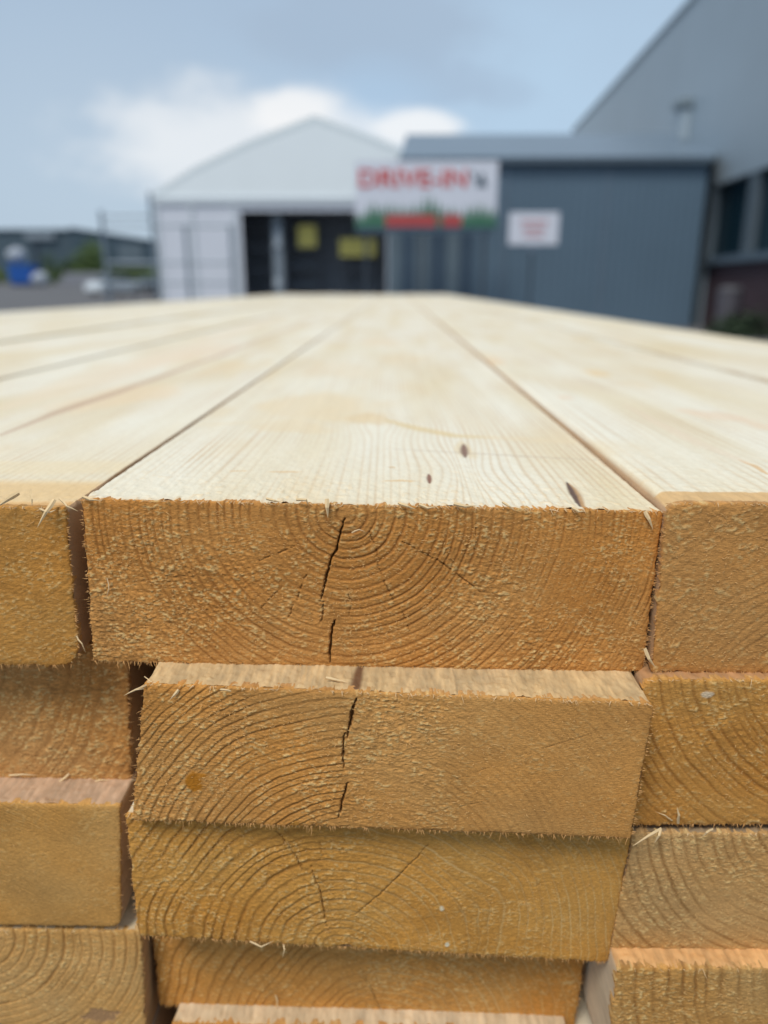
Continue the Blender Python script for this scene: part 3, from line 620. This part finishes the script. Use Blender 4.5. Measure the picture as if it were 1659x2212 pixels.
# ------------------------------------------------------------------ yard
def ground_z(y):
    return np.interp(y, [-1000, 35, 45, 60, 90, 110, 200, 4000], [0, 0, .2, .66, 1.4, 2.4, 2.6, 2.6])
def asphalt():
    m = simple('asphalt', (.115, .115, .12), .85, 0, .2, .15, .4, 30)
    return m
ys = [-60, -10, 0, 10, 20, 30, 35, 38, 41, 45, 50, 55, 60, 70, 80, 90, 95, 100, 105, 110, 130, 200, 500, 3000]; xs = [-2500, -200, -60, -30, -10, 0, 10, 30, 60, 200, 2500]
Vg = [(a, b, ground_z(b)) for b in ys for a in xs]; nxg = len(xs)
Fg = [(j * nxg + i, j * nxg + i + 1, (j + 1) * nxg + i + 1, (j + 1) * nxg + i) for j in range(len(ys) - 1) for i in range(nxg - 1)]
tagk(mesh_np('ground', Vg, Fg, asphalt()), 'structure')


# ------------------------------------------------------------------ marquee hall
def vec(p): return Vector(tuple(map(float, p)))
M_PVC = simple('white_pvc', (.84, .90, .92), .5, 0, .04, .4)
M_PVC2 = simple('white_panel', (.66, .69, .76), .5, 0, .06, .4)
M_TRIM = simple('grey_aluminium', (.58, .63, .67), .5, 0, .06)
M_DARK = simple('dark_steel', (.045, .06, .08), .5, .2)
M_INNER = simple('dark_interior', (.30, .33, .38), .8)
TY = 45.0
def tz(v): return at(680, v, TY)[2]
def txx(u): return at(u, 430, TY)[0]
xl, xr = txx(333), txx(1027); xp = at(680, 262, TY)[0]; ze = tz(428); zp = tz(262); zb = ground_z(TY)
tent = empty('marquee_hall', (xp, TY, zb), 'large white marquee hall with a gabled front and a dark wide opening', 'marquee')
pts = [(xl, TY, ze), (xl + (xp - xl) * .25, TY, ze + (zp - ze) * .33), (xl + (xp - xl) * .6, TY, ze + (zp - ze) * .68), (xp, TY, zp)]
rp = [(2 * xp - p[0], p[1], p[2]) for p in pts[:-1]][::-1]
MB().prism(pts + rp, (0, .06, 0)).build('gable', M_PVC, tent)
mb = MB(); allp = pts + rp
for i in range(len(allp) - 1):
    a, b = Vector(allp[i]), Vector(allp[i + 1]); mb.add([a + Vector((0, -.015, 0)), b + Vector((0, -.015, 0)), b + Vector((0, 26, 0)), a + Vector((0, 26, 0)), a + Vector((0, -.015, .3)), b + Vector((0, -.015, .3)), b + Vector((0, 26, .3)), a + Vector((0, 26, .3))],
        [(0, 3, 2, 1), (4, 5, 6, 7), (0, 1, 5, 4), (1, 2, 6, 5), (2, 3, 7, 6), (3, 0, 4, 7)])
mb.build('roof', simple('grey_pvc_roof', (.72, .79, .81), .5, 0, .05), tent)
MB().box((xl - .05, TY - .12, ze - .32), (xr + .05, TY - .01, ze + .02)).build('eaves_beam', M_TRIM, tent)
xo0, xo1 = txx(518), txx(836); zo = tz(456)
MB().box((xl, TY, zb - .1), (xo0, TY + .06, ze - .3)).build('front_panel', M_PVC2, tent)
MB().box((xo0, TY, zo), (xr, TY + .06, ze - .3)).build('fascia', M_PVC2, tent)
MB().box((xo1, TY, zb - .1), (xr, TY + .06, zo - .005)).build('front_panel', M_PVC2, tent)
for uu in (336, 412, 505): MB().box((txx(uu) - .09, TY - .1, zb), (txx(uu) + .09, TY - .004, ze - .33)).build('wall_post', M_TRIM, tent)
mb = MB().box((xl, TY + .07, zb - .1), (xl + .06, TY + 26, ze)); mb.box((xr - .06, TY + .07, zb - .1), (xr, TY + 26, ze)); mb.box((xl, TY + 5.4, zb - .1), (xr, TY + 5.5, zp - 3.2)); mb.build('side_and_added_wall', M_INNER, tent)  # cross wall behind the racks added to keep the opening from going black
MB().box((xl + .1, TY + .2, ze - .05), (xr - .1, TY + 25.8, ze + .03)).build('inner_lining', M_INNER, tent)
# storage racks inside
def rack(u0, u1, Y, label, top):
    x0, x1 = at(u0, 560, Y)[0], at(u1, 560, Y)[0]; zb = ground_z(TY)
    r = empty('storage_rack', ((x0 + x1) / 2, Y, zb), label, 'rack', 'racks inside the marquee')
    for xx in (x0, x1):
        MB().box((xx - .06, Y - .06, zb), (xx + .06, Y + .06, top)).box((xx - .06, Y + .9, zb), (xx + .06, Y + 1.0, top)).build('upright', M_RACK, r)
    for z in np.arange(zb + .9, top, 1.15): MB().box((x0 + .06, Y - .04, z), (x1 - .06, Y + .95, z + .12)).build('shelf', M_RACK, r)
    return r
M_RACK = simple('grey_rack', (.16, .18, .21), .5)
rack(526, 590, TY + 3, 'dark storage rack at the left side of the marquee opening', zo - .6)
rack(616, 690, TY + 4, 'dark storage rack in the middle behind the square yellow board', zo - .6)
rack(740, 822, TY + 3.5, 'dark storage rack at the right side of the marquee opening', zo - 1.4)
# pale post in the opening with three lamps
px_ = at(601, 540, TY + 1)[0]
pp = empty('inner_post', (px_, TY + 1, zb), 'pale grey post just inside the left part of the marquee opening', 'post')
MB().box((px_ - .30, TY + .9, zb), (px_ + .30, TY + 1.1, zo + .1)).build('column', simple('post_grey', (.20, .24, .28), .5), pp)
for vv in (505, 525, 612): 
    q = at(600, vv, TY + .8); MB().box((q[0] - .2, TY + .78, q[2] - .25), (q[0] + .2, TY + .89, q[2] + .25)).build('plate', simple('plate_pale', (.42, .48, .54), .5), pp, bevel=.02)
M_YEL = simple('yellow_sign', (.78, .66, .16), .5, 0, .05)
def yboard(u0, v0, u1, v1, Y, label):
    a = at(u0, v0, Y); b = at(u1, v1, Y); r = empty('yellow_board', ((a[0] + b[0]) / 2, Y, b[2]), label, 'sign')
    MB().box((a[0], Y - .03, b[2]), (b[0], Y + .03, a[2])).build('panel', M_YEL, r, bevel=.01)
    for xx in (a[0] + .2, b[0] - .2): MB().tube((xx, Y, a[2] + .003), (xx, Y, ze - .1), .02).build('hanger', M_RACK, r)
    for xx in (a[0] + .15 * (b[0] - a[0]), a[0] + .62 * (b[0] - a[0])):
        pass
yboard(643, 486, 684, 534, TY + 1.6, 'squarish yellow board hung in the marquee opening, left of the wide one')
yboard(733, 515, 812, 554, TY + 1.7, 'wide yellow board hung low in the right part of the marquee opening')

# ------------------------------------------------------------------ tall building on the right
a0 = R(2.67 ); wd = np.array([math.sin(a0), math.cos(a0), 0]); wn = np.array([math.cos(a0), -math.sin(a0), 0]); WD = 8.8
def wallp(u, v, off=0):
    d = RM @ np.array([(u - 829.5) / 1600, (1106 - v) / 1600, -1.0]); t = (WD - off) / (d @ wn); return CAM + d * t
def wq(s, z, off=0):      # point on the wall plane by distance along it and height
    return Vector(tuple(wn * (WD - off) + wd * s)) + Vector((0, 0, z))
def ws(p): return float((np.asarray(p) - np.array([0, 0, 0])) @ wd)
hall = empty('tall_warehouse', tuple(wq(20, 0)), 'tall pale grey clad warehouse along the right side with a dark window band', 'building')
M_RW = cladding('pale_grey_cladding', (.315, .385, .44), .5, True, .5)
zr = (wallp(1501, 0)[2] + wallp(1238, 283)[2]) / 2
zwt, zws = wallp(1546, 400)[2], wallp(1535, 557)[2]
s_end = ws(wallp(1238, 283)) + .0; s_win = ws(wallp(1546, 400))
def wbox(s0, s1, z0, z1, o0, o1):
    m = MB(); P = [wq(s0, z0, o0), wq(s1, z0, o0), wq(s1, z0, o1), wq(s0, z0, o1)]; return m.prism(P, (0, 0, z1 - z0))
SN = 2.0
wbox(SN, s_end, zwt, zr, -14, 0).build('wall', M_RW, hall)
wbox(s_win + .1, s_end, -.1, zwt - .004, -14, -.02).build('wall', M_RW, hall)
wbox(SN, s_end + .1, zr, zr + .14, -14.1, .06).build('roof_trim', simple('dark_trim', (.12, .15, .16), .4), hall)
wbox(SN, s_win + .098, -.1, zws - .2, -.6, -.10).build('brick_plinth', simple('dark_brick', (.06, .036, .045), .8, 0, .25, 2.5, .5, 8), hall)
wbox(SN, s_win + .098, zws - .197, zws + .02, -.6, .06).build('window_sill', simple('sill_grey', (.11, .15, .19), .4), hall)
M_GL = glassy('dark_glass', (.004, .022, .034), .35); M_FR = simple('window_frame_grey', (.10, .13, .155), .4)
ms = [SN, ws(wallp(1800, 450)), ws(wallp(1617, 470)), s_win]
gl = wbox(SN, s_win + .098, zws + .024, zwt - .006, -.30, -.22).build('window_band', M_GL, hall)
for k, smid in enumerate([ws(wallp(1617, 470)), ws(wallp(1617, 470)) - 6.0, ws(wallp(1617, 470)) - 12.0]):
    wbox(smid - .28, smid + .28, zws + .026, zwt - .008, -.2, .0).build('mullion', M_FR, gl)
wbox(s_win - .02, s_win + .095, zws + .026, zwt - .008, -.2, .02).build('mullion', M_FR, gl)
q = wallp(1483, 265); sv = ws(q)
f = wbox(sv - .45, sv + .45, wallp(1483, 305)[2], wallp(1483, 240)[2], .005, .3).build('flue_box', simple('pale_box', (.36, .43, .48), .5), hall, bevel=.03)
wbox(sv - .55, sv + .3, wallp(1483, 238)[2], wallp(1483, 222)[2], .005, .5).build('cowl', simple('cowl_grey', (.22, .27, .30), .5), f, bevel=.03)

# shrub at its foot
M_LEAF = simple('green_leaves', (.03, .055, .025), .7, 0, .4, 8)
M_STEM = simple('brown_stem', (.10, .07, .04), .8)
def bush(cx, cy, cz, rx, ry, rz, n, leaf, label, seed, mat=M_LEAF, name='bush'):
    rng = np.random.RandomState(seed); root = empty(name, (cx, cy, cz), label, 'bush')
    cl = rng.normal(size=(14, 3)) * .42; cl[:, 2] = np.abs(cl[:, 2]) * 1.1
    k = rng.randint(0, 14, n); p = cl[k] + rng.normal(size=(n, 3)) * .22; p[:, 2] = np.abs(p[:, 2])
    p = p * np.array([rx, ry, rz]) + np.array([cx, cy, cz])
    a = rng.normal(size=(n, 3)); a /= np.linalg.norm(a, axis=1)[:, None]; b = np.cross(a, rng.normal(size=(n, 3))); b /= np.linalg.norm(b, axis=1)[:, None]
    sz = leaf * rng.uniform(.5, 1.2, n)[:, None]
    V = np.stack([p - a * sz, p - b * sz * .5, p + a * sz, p + b * sz * .5], 1).reshape(-1, 3)
    mesh_np('foliage', V, np.arange(n * 4).reshape(-1, 4), mat, root, smooth=False)
    mb = MB()
    for i in range(7):
        c = cl[i] * np.array([rx, ry, rz]); mb.tube((cx, cy, cz), (cx + c[0], cy + c[1], cz + c[2]), .03 * rz, 6, .01 * rz)
    mb.build('stem', M_STEM, root)
q = wallp(1610, 735, .7); bush(q[0], q[1], 0, .9, .5, .42, 1500, .09, 'low dark green shrub at the foot of the tall warehouse', 5)
q = wallp(1572, 672, 1.0)
bn = empty('litter_bin', (q[0], q[1], 0), 'small grey bin standing against the brick of the tall warehouse', 'bin')
MB().tube((q[0], q[1], 0), (q[0], q[1], 1.15), .26, 16, .32).build('body', simple('bin_grey', (.09, .085, .10), .6), bn, smooth=False)
MB().tube((q[0], q[1], 1.155), (q[0], q[1], 1.28), .34, 16, .2).build('lid', simple('bin_lid', (.07, .07, .08), .6), bn)

# ------------------------------------------------------------------ blue-grey building in the middle
BY = 24.6
bx0, bx1 = at(838, 500, BY)[0], at(1530, 360, BY)[0]; bz = at(1180, 346, BY)[2]
M_BW = cladding('blue_grey_cladding', (.105, .165, .225), .25, True, .5, .1)
M_BR = cladding('grey_metal_roof', (.16, .215, .275), .5, True, .4)
M_SEAM = simple('cladding_joint', (.12, .175, .235), .5)
low = empty('clad_annex', ((bx0 + bx1) / 2, BY, 0), 'low blue-grey annex of ribbed sheets below a pale metal roof', 'building')
MB().box((bx0, BY, -.1), (bx1, BY + 9, bz)).build('wall', M_BW, low)
r0 = at(862, 345, BY - .1); r1 = at(1500, 345, BY - .1); t0 = at(878, 290, BY + 6); t1 = at(1560, 293, BY + 6)
mb = MB(); A = [vec((r0[0], BY - .12, bz + .005)), vec((bx1 + .1, BY - .12, bz + .005)), vec((t1[0], BY + 6, t0[2])), vec((t0[0], BY + 6, t0[2]))]
back = [vec((r0[0], BY + 9.1, bz + .005)), vec((bx1 + .1, BY + 9.1, bz + .005))]
mb.add(A + back, [(0, 1, 2, 3), (3, 2, 5, 4), (0, 3, 4), (1, 5, 2), (0, 4, 5, 1)]); mb.build('roof', M_BR, low)
MB().box((r0[0] - .02, BY - .22, bz - .1), (bx1 + .02, BY - .122, bz + .06)).build('gutter', simple('gutter_grey', (.10, .14, .18), .4), low)
for uu in (1305, 1090): 
    xx = at(uu, 500, BY)[0]; MB().box((xx - .07, BY - .03, 0), (xx + .07, BY - .004, bz - .105)).build('cladding_joint', M_SEAM, low)
# upright pale strips of the door bay under the banner
for uu, ww in ((852, 12), (912, 16), (978, 14)):
    a, b = at(uu - ww, 560, BY)[0], at(uu + ww, 560, BY)[0]
    MB().box((a, BY - .05, 0), (b, BY - .006, at(900, 492, BY)[2])).build('door_panel', simple('door_panel_grey', (.125, .175, .215), .5), low)
for uu, ww in ((882, 12), (946, 17), (1008, 14)):
    a, b = at(uu - ww, 560, BY)[0], at(uu + ww, 560, BY)[0]
    MB().box((a, BY - .03, 0), (b, BY - .006, at(900, 492, BY)[2])).build('door_leaf', simple('door_leaf_blue', (.05, .085, .13), .5), low)

# ------------------------------------------------------------------ banner
NY = 22.5
b0 = at(767, 348, NY); b1 = at(1077, 350, NY); b2 = at(1066, 503, NY); b3 = at(763, 492, NY)
ban = empty('drive_in_banner', ((b0[0] + b1[0]) / 2, NY, 0), 'big white banner with red DRIVE-IN lettering and green trees along its bottom', 'banner')
M_BAN = simple('banner_white', (.70, .73, .82), .5, 0, .04); M_RED = simple('banner_red', (.62, .06, .05), .5, 0, .05)
M_GREEN = simple('banner_green', (.05, .17, .10), .5, 0, .35, 4); M_NAVY = simple('banner_dark', (.05, .09, .13), .5)
bw, bh = b1[0] - b0[0], b1[2] - b2[2]; bzt = b0[2]; bzb = b2[2]
MB().box((b0[0], NY, bzb), (b1[0], NY + .05, bzt)).build('panel', M_BAN, ban)
rng = random.Random(3); mb = MB(); xx = b0[0]; tops = []
while xx < b1[0] - .02:
    s = (xx - b0[0]) / bw; hh = bh * (.22 + .10 * rng.random() + .16 * math.exp(-((s - .12) / .05) ** 2) + .10 * math.exp(-((s - .86) / .06) ** 2) + .08 * math.exp(-((s - .5) / .06) ** 2)) * (1.5 if .22 < s < .7 else 1.25)
    w2 = rng.uniform(.10, .2); x2 = min(xx + w2, b1[0]); mb.prism([(xx, NY - .012, bzb + .01), (x2, NY - .012, bzb + .01), (x2, NY - .012, bzb + hh * .55), ((xx + x2) / 2, NY - .012, bzb + hh), (xx, NY - .012, bzb + hh * .5)], (0, .008, 0)); xx = x2 + .002
mb.build('tree_print', M_GREEN, ban)
MB().box((b0[0] + .02, NY - .026, bzb + .012), (b1[0] - .02, NY - .0135, bzb + bh * .085)).build('dark_base', M_NAVY, ban)
def text(body, x0, x1, z0, z1, y, mat, name, parent, bold=.02):
    cu = bpy.data.curves.new(name, 'FONT'); cu.body = body; cu.size = 1; cu.extrude = .01; cu.offset = bold
    o = bpy.data.objects.new(name, cu); C.objects.link(o); bpy.context.view_layer.update()
    dg = bpy.context.evaluated_depsgraph_get(); me = bpy.data.meshes.new_from_object(o.evaluated_get(dg)); bpy.data.objects.remove(o)
    n = len(me.vertices); co = np.zeros(n * 3); me.vertices.foreach_get('co', co); co = co.reshape(-1, 3)
    mn, mx = co.min(0), co.max(0); s = (co - mn) / (mx - mn + 1e-9)
    out = np.stack([x0 + s[:, 0] * (x1 - x0), y - s[:, 2] * .012, z0 + s[:, 1] * (z1 - z0)], -1); me.vertices.foreach_set('co', out.ravel())
    me.name = name; me.materials.clear(); me.materials.append(mat); me.update()
    t = bpy.data.objects.new(name, me); C.objects.link(t); t.parent = parent; t.matrix_parent_inverse = parent.matrix_world.inverted(); return t
def bX(u): return at(u, 420, NY)[0]
text('DRIVE-IN', bX(776), bX(1008), at(900, 405, NY)[2], at(900, 366, NY)[2], NY - .004, M_RED, 'lettering', ban, .02)
mb = MB(); zA, zB = at(900, 404, NY)[2], at(900, 370, NY)[2]
mb.prism([(bX(1014), NY - .012, zB), (bX(1020), NY - .012, zB), (bX(1032), NY - .012, zA + .15), (bX(1026), NY - .012, zA + .15)], (0, .008, 0))
mb.prism([(bX(1028), NY - .012, zA), (bX(1052), NY - .012, zA), (bX(1040), NY - .012, zB)], (0, .008, 0)); mb.build('emblem', M_NAVY, ban)
mb = MB(); z0_, z1_ = at(900, 490, NY)[2], at(900, 464, NY)[2]
M_RED2 = simple('banner_red_dull', (.46, .07, .07), .5)
mb.box((bX(833), NY - .022, z0_), (bX(943), NY - .014, z1_)).box((bX(957), NY - .022, z0_), (bX(998), NY - .014, z1_)); mb.build('red_strip', M_RED2, ban)
for uu in (790, 912, 1050):
    xx = bX(uu); MB().box((xx - .05, NY + .052, -.05), (xx + .05, NY + .15, bzt - .1)).build('post', M_DARK, ban)

# small white sign on a post
SY = 21.5
s0 = at(1101, 459, SY); s1 = at(1205, 529, SY)
sg = empty('small_sign', ((s0[0] + s1[0]) / 2, SY, 0), 'small white sign with faint red lines on a thin post before the annex', 'sign')
MB().box((s0[0], SY, s1[2]), (s1[0], SY + .03, s0[2])).build('panel', M_BAN, sg, bevel=.01)
MB().tube(((s0[0] + s1[0]) / 2 - .02, SY + .07, 0), ((s0[0] + s1[0]) / 2 - .02, SY + .07, s0[2] - .1), .035, 10).build('post', M_DARK, sg)
mb = MB(); cx_ = (s0[0] + s1[0]) / 2
for i, ww in enumerate((.36, .30, .26)):
    zz = s0[2] - .24 - i * .17; mb.box((cx_ - ww, SY - .012, zz - .035), (cx_ + ww, SY - .004, zz + .035))
mb.build('red_lines', simple('faded_red', (.60, .32, .34), .5), sg)
MB().tube((cx_ - .02, SY - .03, s1[2] - .10), (cx_ - .02, SY + .03, s1[2] - .10), .10, 20).build('round_clamp', simple('clamp_grey', (.14, .19, .25), .5), sg)

# ------------------------------------------------------------------ fence left of the marquee
FY = 33.0
fx = lambda u: at(u, 520, FY)[0]; fz = lambda v: at(300, v, FY)[2]
fc = empty('site_fence', (fx(330), FY, 0), 'thin grey tube fence with tall posts before the white marquee side', 'fence')
M_TUBE = simple('galvanised_tube', (.22, .27, .32), .4, .4)
for uu, tv in ((224, 455), (332, 415), (402, 486), (500, 486)): MB().tube((fx(uu), FY, 0), (fx(uu), FY, fz(tv)), .08, 10).build('post', M_TUBE, fc)
for vv, ua, ub in ((466, 226, 331), (488, 226, 499), (568, 226, 499), (612, 226, 499)): MB().tube((fx(ua), FY, fz(vv)), (fx(ub), FY, fz(vv)), .05, 8).build('rail', M_TUBE, fc)

# ------------------------------------------------------------------ far left: hall, cars, bin, bushes
DY = 108.0
gz = float(ground_z(DY)); dX = lambda u: at(u, 540, DY)[0]; dZ = lambda v: at(150, v, DY)[2]
dk = empty('distant_hall', (dX(100), DY, gz), 'long dark grey hall with a flat roof and pale lettering strip far left', 'building')
M_DW = cladding('dark_grey_cladding', (.062, .098, .125), 1.0, True, .6)
MB().box((dX(-260), DY, gz - .2), (dX(166), DY + 30, dZ(499))).build('wall', M_DW, dk)
MB().box((dX(-262), DY - .3, dZ(499) + .01), (dX(167), DY + 30, dZ(495))).build('roof_trim', simple('hall_trim', (.10, .14, .17), .5), dk)
MB().box((dX(62), DY - .6, dZ(517)), (dX(124), DY - .4, dZ(503))).build('name_strip', simple('name_strip_pale', (.26, .31, .36), .5), dk)
d2 = empty('distant_gabled_hall', (dX(250), DY, gz), 'dark gabled hall whose roof slopes down towards the marquee', 'building')
MB().prism([(dX(168), DY - 2, gz - .2), (dX(420), DY - 2, gz - .2), (dX(420), DY - 2, dZ(540)), (dX(330), DY - 2, dZ(522)), (dX(172), DY - 2, dZ(497)), (dX(168), DY - 2, dZ(500))], (0, 30, 0)).build('wall', simple('gabled_wall', (.05, .085, .115), .6), d2)
MB().prism([(dX(168), DY - 2.3, dZ(500) + .01), (dX(172), DY - 2.3, dZ(497) + .02), (dX(330), DY - 2.3, dZ(522) + .02), (dX(420), DY - 2.3, dZ(540) + .02), (dX(420), DY - 2.3, dZ(537)), (dX(330), DY - 2.3, dZ(519)), (dX(172), DY - 2.3, dZ(494)), (dX(166), DY - 2.3, dZ(498))], (0, 30, 0)).build('roof', simple('gabled_roof', (.09, .13, .16), .5), d2)
MB().box((dX(268), DY - 2.2, dZ(575)), (dX(318), DY - 2.003, dZ(530))).build('loading_door', simple('door_grey', (.12, .16, .19), .5), d2)

# blue container
KY = 88.0; kx = lambda u: at(u, 590, KY)[0]; kz = lambda v: at(40, v, KY)[2]; kg = float(ground_z(KY))
ct = empty('blue_container', (kx(42), KY, kg), 'bright blue steel container standing in the yard far left', 'container')
M_BLUE = simple('blue_paint', (.012, .10, .40), .45, 0, .1)
MB().prism([(kx(20), KY, kg + .25), (kx(64), KY, kg + .25), (kx(69), KY, kz(574)), (kx(15), KY, kz(574))], (0, 2.2, 0)).build('body', M_BLUE, ct, bevel=.04)
MB().box((kx(13), KY - .08, kz(574) + .004), (kx(71), KY + 2.3, kz(571))).build('rim', simple('blue_rim', (.02, .13, .42), .4), ct)
for uu in (24, 34, 44, 54, 62): MB().box((kx(uu) - .06, KY - .10, kg + .4), (kx(uu) + .06, KY - .004, kz(576))).build('rib', M_BLUE, ct)
MB().box((kx(22), KY + .2, kg), (kx(62), KY + 2, kg + .245)).build('skid', M_DARK, ct)
pl = empty('dark_mast', (kx(50), KY + 4, kg), 'dark upright mast rising behind the blue container', 'mast')
MB().tube((kx(50), KY + 4, kg), (kx(50), KY + 4, kz(530)), .35, 10, .3).build('mast_tube', M_DARK, pl)
MB().box((kx(40), KY + 3.8, kz(532)), (kx(60), KY + 4.3, kz(527))).build('mast_head', M_DARK, pl)
def ball(name, c, r, mat, label, cat, sz=1.0):
    import bmesh
    root = empty(name, (c[0], c[1], c[2] - r * sz), label, cat)
    bm = bmesh.new(); bmesh.ops.create_uvsphere(bm, u_segments=20, v_segments=12, radius=r)
    for v in bm.verts:
        n = float(fbm(np.array([v.co.x * 2]), np.array([v.co.y * 2 + v.co.z]), 5, 2)[0]); v.co *= 1 + n * .25; v.co.z *= sz; v.co += Vector(tuple(c))
    me = bpy.data.meshes.new('sack'); bm.to_mesh(me); bm.free(); me.materials.append(mat); me.polygons.foreach_set('use_smooth', [True] * len(me.polygons))
    o = bpy.data.objects.new('sack', me); C.objects.link(o); o.parent = root; o.matrix_parent_inverse = root.matrix_world.inverted()
    MB().tube((c[0], c[1], c[2] + r * sz * .8), (c[0], c[1], c[2] + r * sz * 1.15), .18 * r, 8, .3 * r).build('tied_neck', mat, root)
M_SACK = simple('sack_white', (.40, .44, .50), .8)
q = at(36, 556, KY + 1); ball('bulk_bag', (q[0], KY + 1.0, kz(571) + 1.0), 1.05, M_SACK, 'pale bulk bag heaped on the blue container', 'bag', .8)
q = at(86, 603, KY); ball('bulk_bag', (q[0], KY, kg + .75), .95, M_SACK, 'pale bulk bag on the ground right of the blue container', 'bag', .8)
wl = empty('block_wall', (kx(150), KY + 2, kg), 'low wall of pale concrete blocks far left behind the yard', 'wall')
for i, uu in enumerate(range(106, 210, 26)):
    for j in range(2): MB().box((kx(uu + 13 * (j % 2)), KY + 2, kg + .75 * j - .1 * (j == 0)), (kx(uu + 25.4 + 13 * (j % 2)), KY + 2.8, kg + .745 + .75 * j)).build('concrete_block', simple('concrete_pale', (.24, .25, .28), .8, 0, .2), wl, bevel=.03)
q = at(193, 590, 96); bush(q[0], 96, float(ground_z(96)), 3.2, 2, 3.2, 3500, .25, 'round green bush before the dark gabled hall', 9, simple('bush_green', (.10, .16, .045), .7, 0, .35, 2))
q = at(168, 590, 97); bush(q[0] - 2, 97, float(ground_z(97)), 2.2, 1.5, 2.2, 1800, .22, 'smaller green bush left of the round one', 10, simple('bush_green2', (.07, .12, .045), .7, 0, .35, 2))
# grass bank
rng = np.random.RandomState(2); n = 16000; gx = rng.uniform(dX(-60), dX(420), n); gy = rng.uniform(97, 104, n); gz_ = ground_z(gy); hh = rng.uniform(.6, 1.7, n)
ang = rng.uniform(0, 6.28, n); dx_, dy_ = np.cos(ang) * .12, np.sin(ang) * .12
V = np.stack([np.stack([gx - dx_, gy - dy_, gz_], -1), np.stack([gx + dx_, gy + dy_, gz_], -1), np.stack([gx + dx_ * .3 + rng.normal(size=n) * .15, gy, gz_ + hh], -1), np.stack([gx - dx_ * .3, gy, gz_ + hh * .97], -1)], 1).reshape(-1, 3)
g = mesh_np('tall_grass', V, np.arange(n * 4).reshape(-1, 4), simple('grass_green', (.12, .17, .07), .8, 0, .3, .4), smooth=False); tagk(g, 'stuff'); g['label'] = 'rough grass growing along the foot of the dark halls'; g['category'] = 'grass'

# cars
def car(x, y, z, rot, paint, label, L_=4.3, W_=1.78, Hh=1.48):
    root = empty('parked_car', (0, 0, 0), label, 'car', 'cars parked beside the marquee')
    prof = [(-.5, .28), (-.5, .55), (-.47, .66), (-.30, .70), (-.17, .97), (.16, 1.0), (.36, .74), (.49, .66), (.5, .5), (.5, .28)]
    def half(p, wy): return [(a * L_, wy, b * Hh) for a, b in p]
    body = [(-.5, .2), (-.505, .42), (-.49, .60), (-.28, .665), (.37, .68), (.485, .62), (.505, .42), (.5, .2)]
    MB().prism([(a * L_, -W_ / 2, b * Hh) for a, b in body], (0, W_, 0)).build('body', paint, root, bevel=.06)
    cab = [(-.29, .66), (-.16, .93), (-.11, .985), (.14, 1.0), (.22, .95), (.38, .675)]
    m = MB(); A = [(a * L_, -W_ / 2 + .08 + (b - .66) * .5, b * Hh) for a, b in cab]; B = [(p[0], -p[1], p[2]) for p in A]; n = len(A)
    m.add(A + B, [tuple(range(n)), tuple(range(2 * n - 1, n - 1, -1))] + [(i, i + n, (i + 1) % n + n, (i + 1) % n) for i in range(n)]); m.build('windows', M_GL, root, bevel=.02)
    MB().prism([(a * L_, -W_ / 2 + .26, b * Hh + .004) for a, b in [(-.13, .98), (.16, .99), (.15, 1.02), (-.12, 1.01)]], (0, W_ - .52, 0)).build('roof', paint, root, bevel=.02)
    for sx in (-.31, .31):
        for sy in (-1, 1):
            wv = MB().tube((sx * L_, sy * (W_ / 2 - .18), .32), (sx * L_, sy * (W_ / 2 + .02), .32), .32, 20).build('wheel', M_TYRE, root)
            MB().tube((sx * L_, sy * (W_ / 2 + .022), .32), (sx * L_, sy * (W_ / 2 + .035), .32), .19, 14).build('rim', M_TRIM, wv)
    for sy in (-1, 1):
        MB().box((-.508 * L_, sy * .62 - .16, .50 * Hh), (-.497 * L_, sy * .62 + .16, .58 * Hh)).build('headlight', M_LAMP, root)
        MB().box((.497 * L_, sy * .64 - .14, .50 * Hh), (.51 * L_, sy * .64 + .14, .60 * Hh)).build('tail_light', M_RED, root)
    root.location = (x, y, z); root.rotation_euler = (0, 0, rot)
M_TYRE = simple('tyre', (.02, .02, .022), .8); M_LAMP = simple('lamp_glass', (.6, .6, .6), .1)
q = at(246, 600, 60); car(q[0], 60, float(ground_z(60)), R(62), simple('white_paint', (.74, .80, .84), .3, 0, .02), 'white parked car left of the marquee, seen from one end')
q = at(309, 600, 62); car(q[0] + .4, 63, float(ground_z(63)), R(70), simple('grey_paint', (.10, .12, .14), .3, 0, .02), 'dark grey parked car between the white car and the marquee', Hh=1.3)
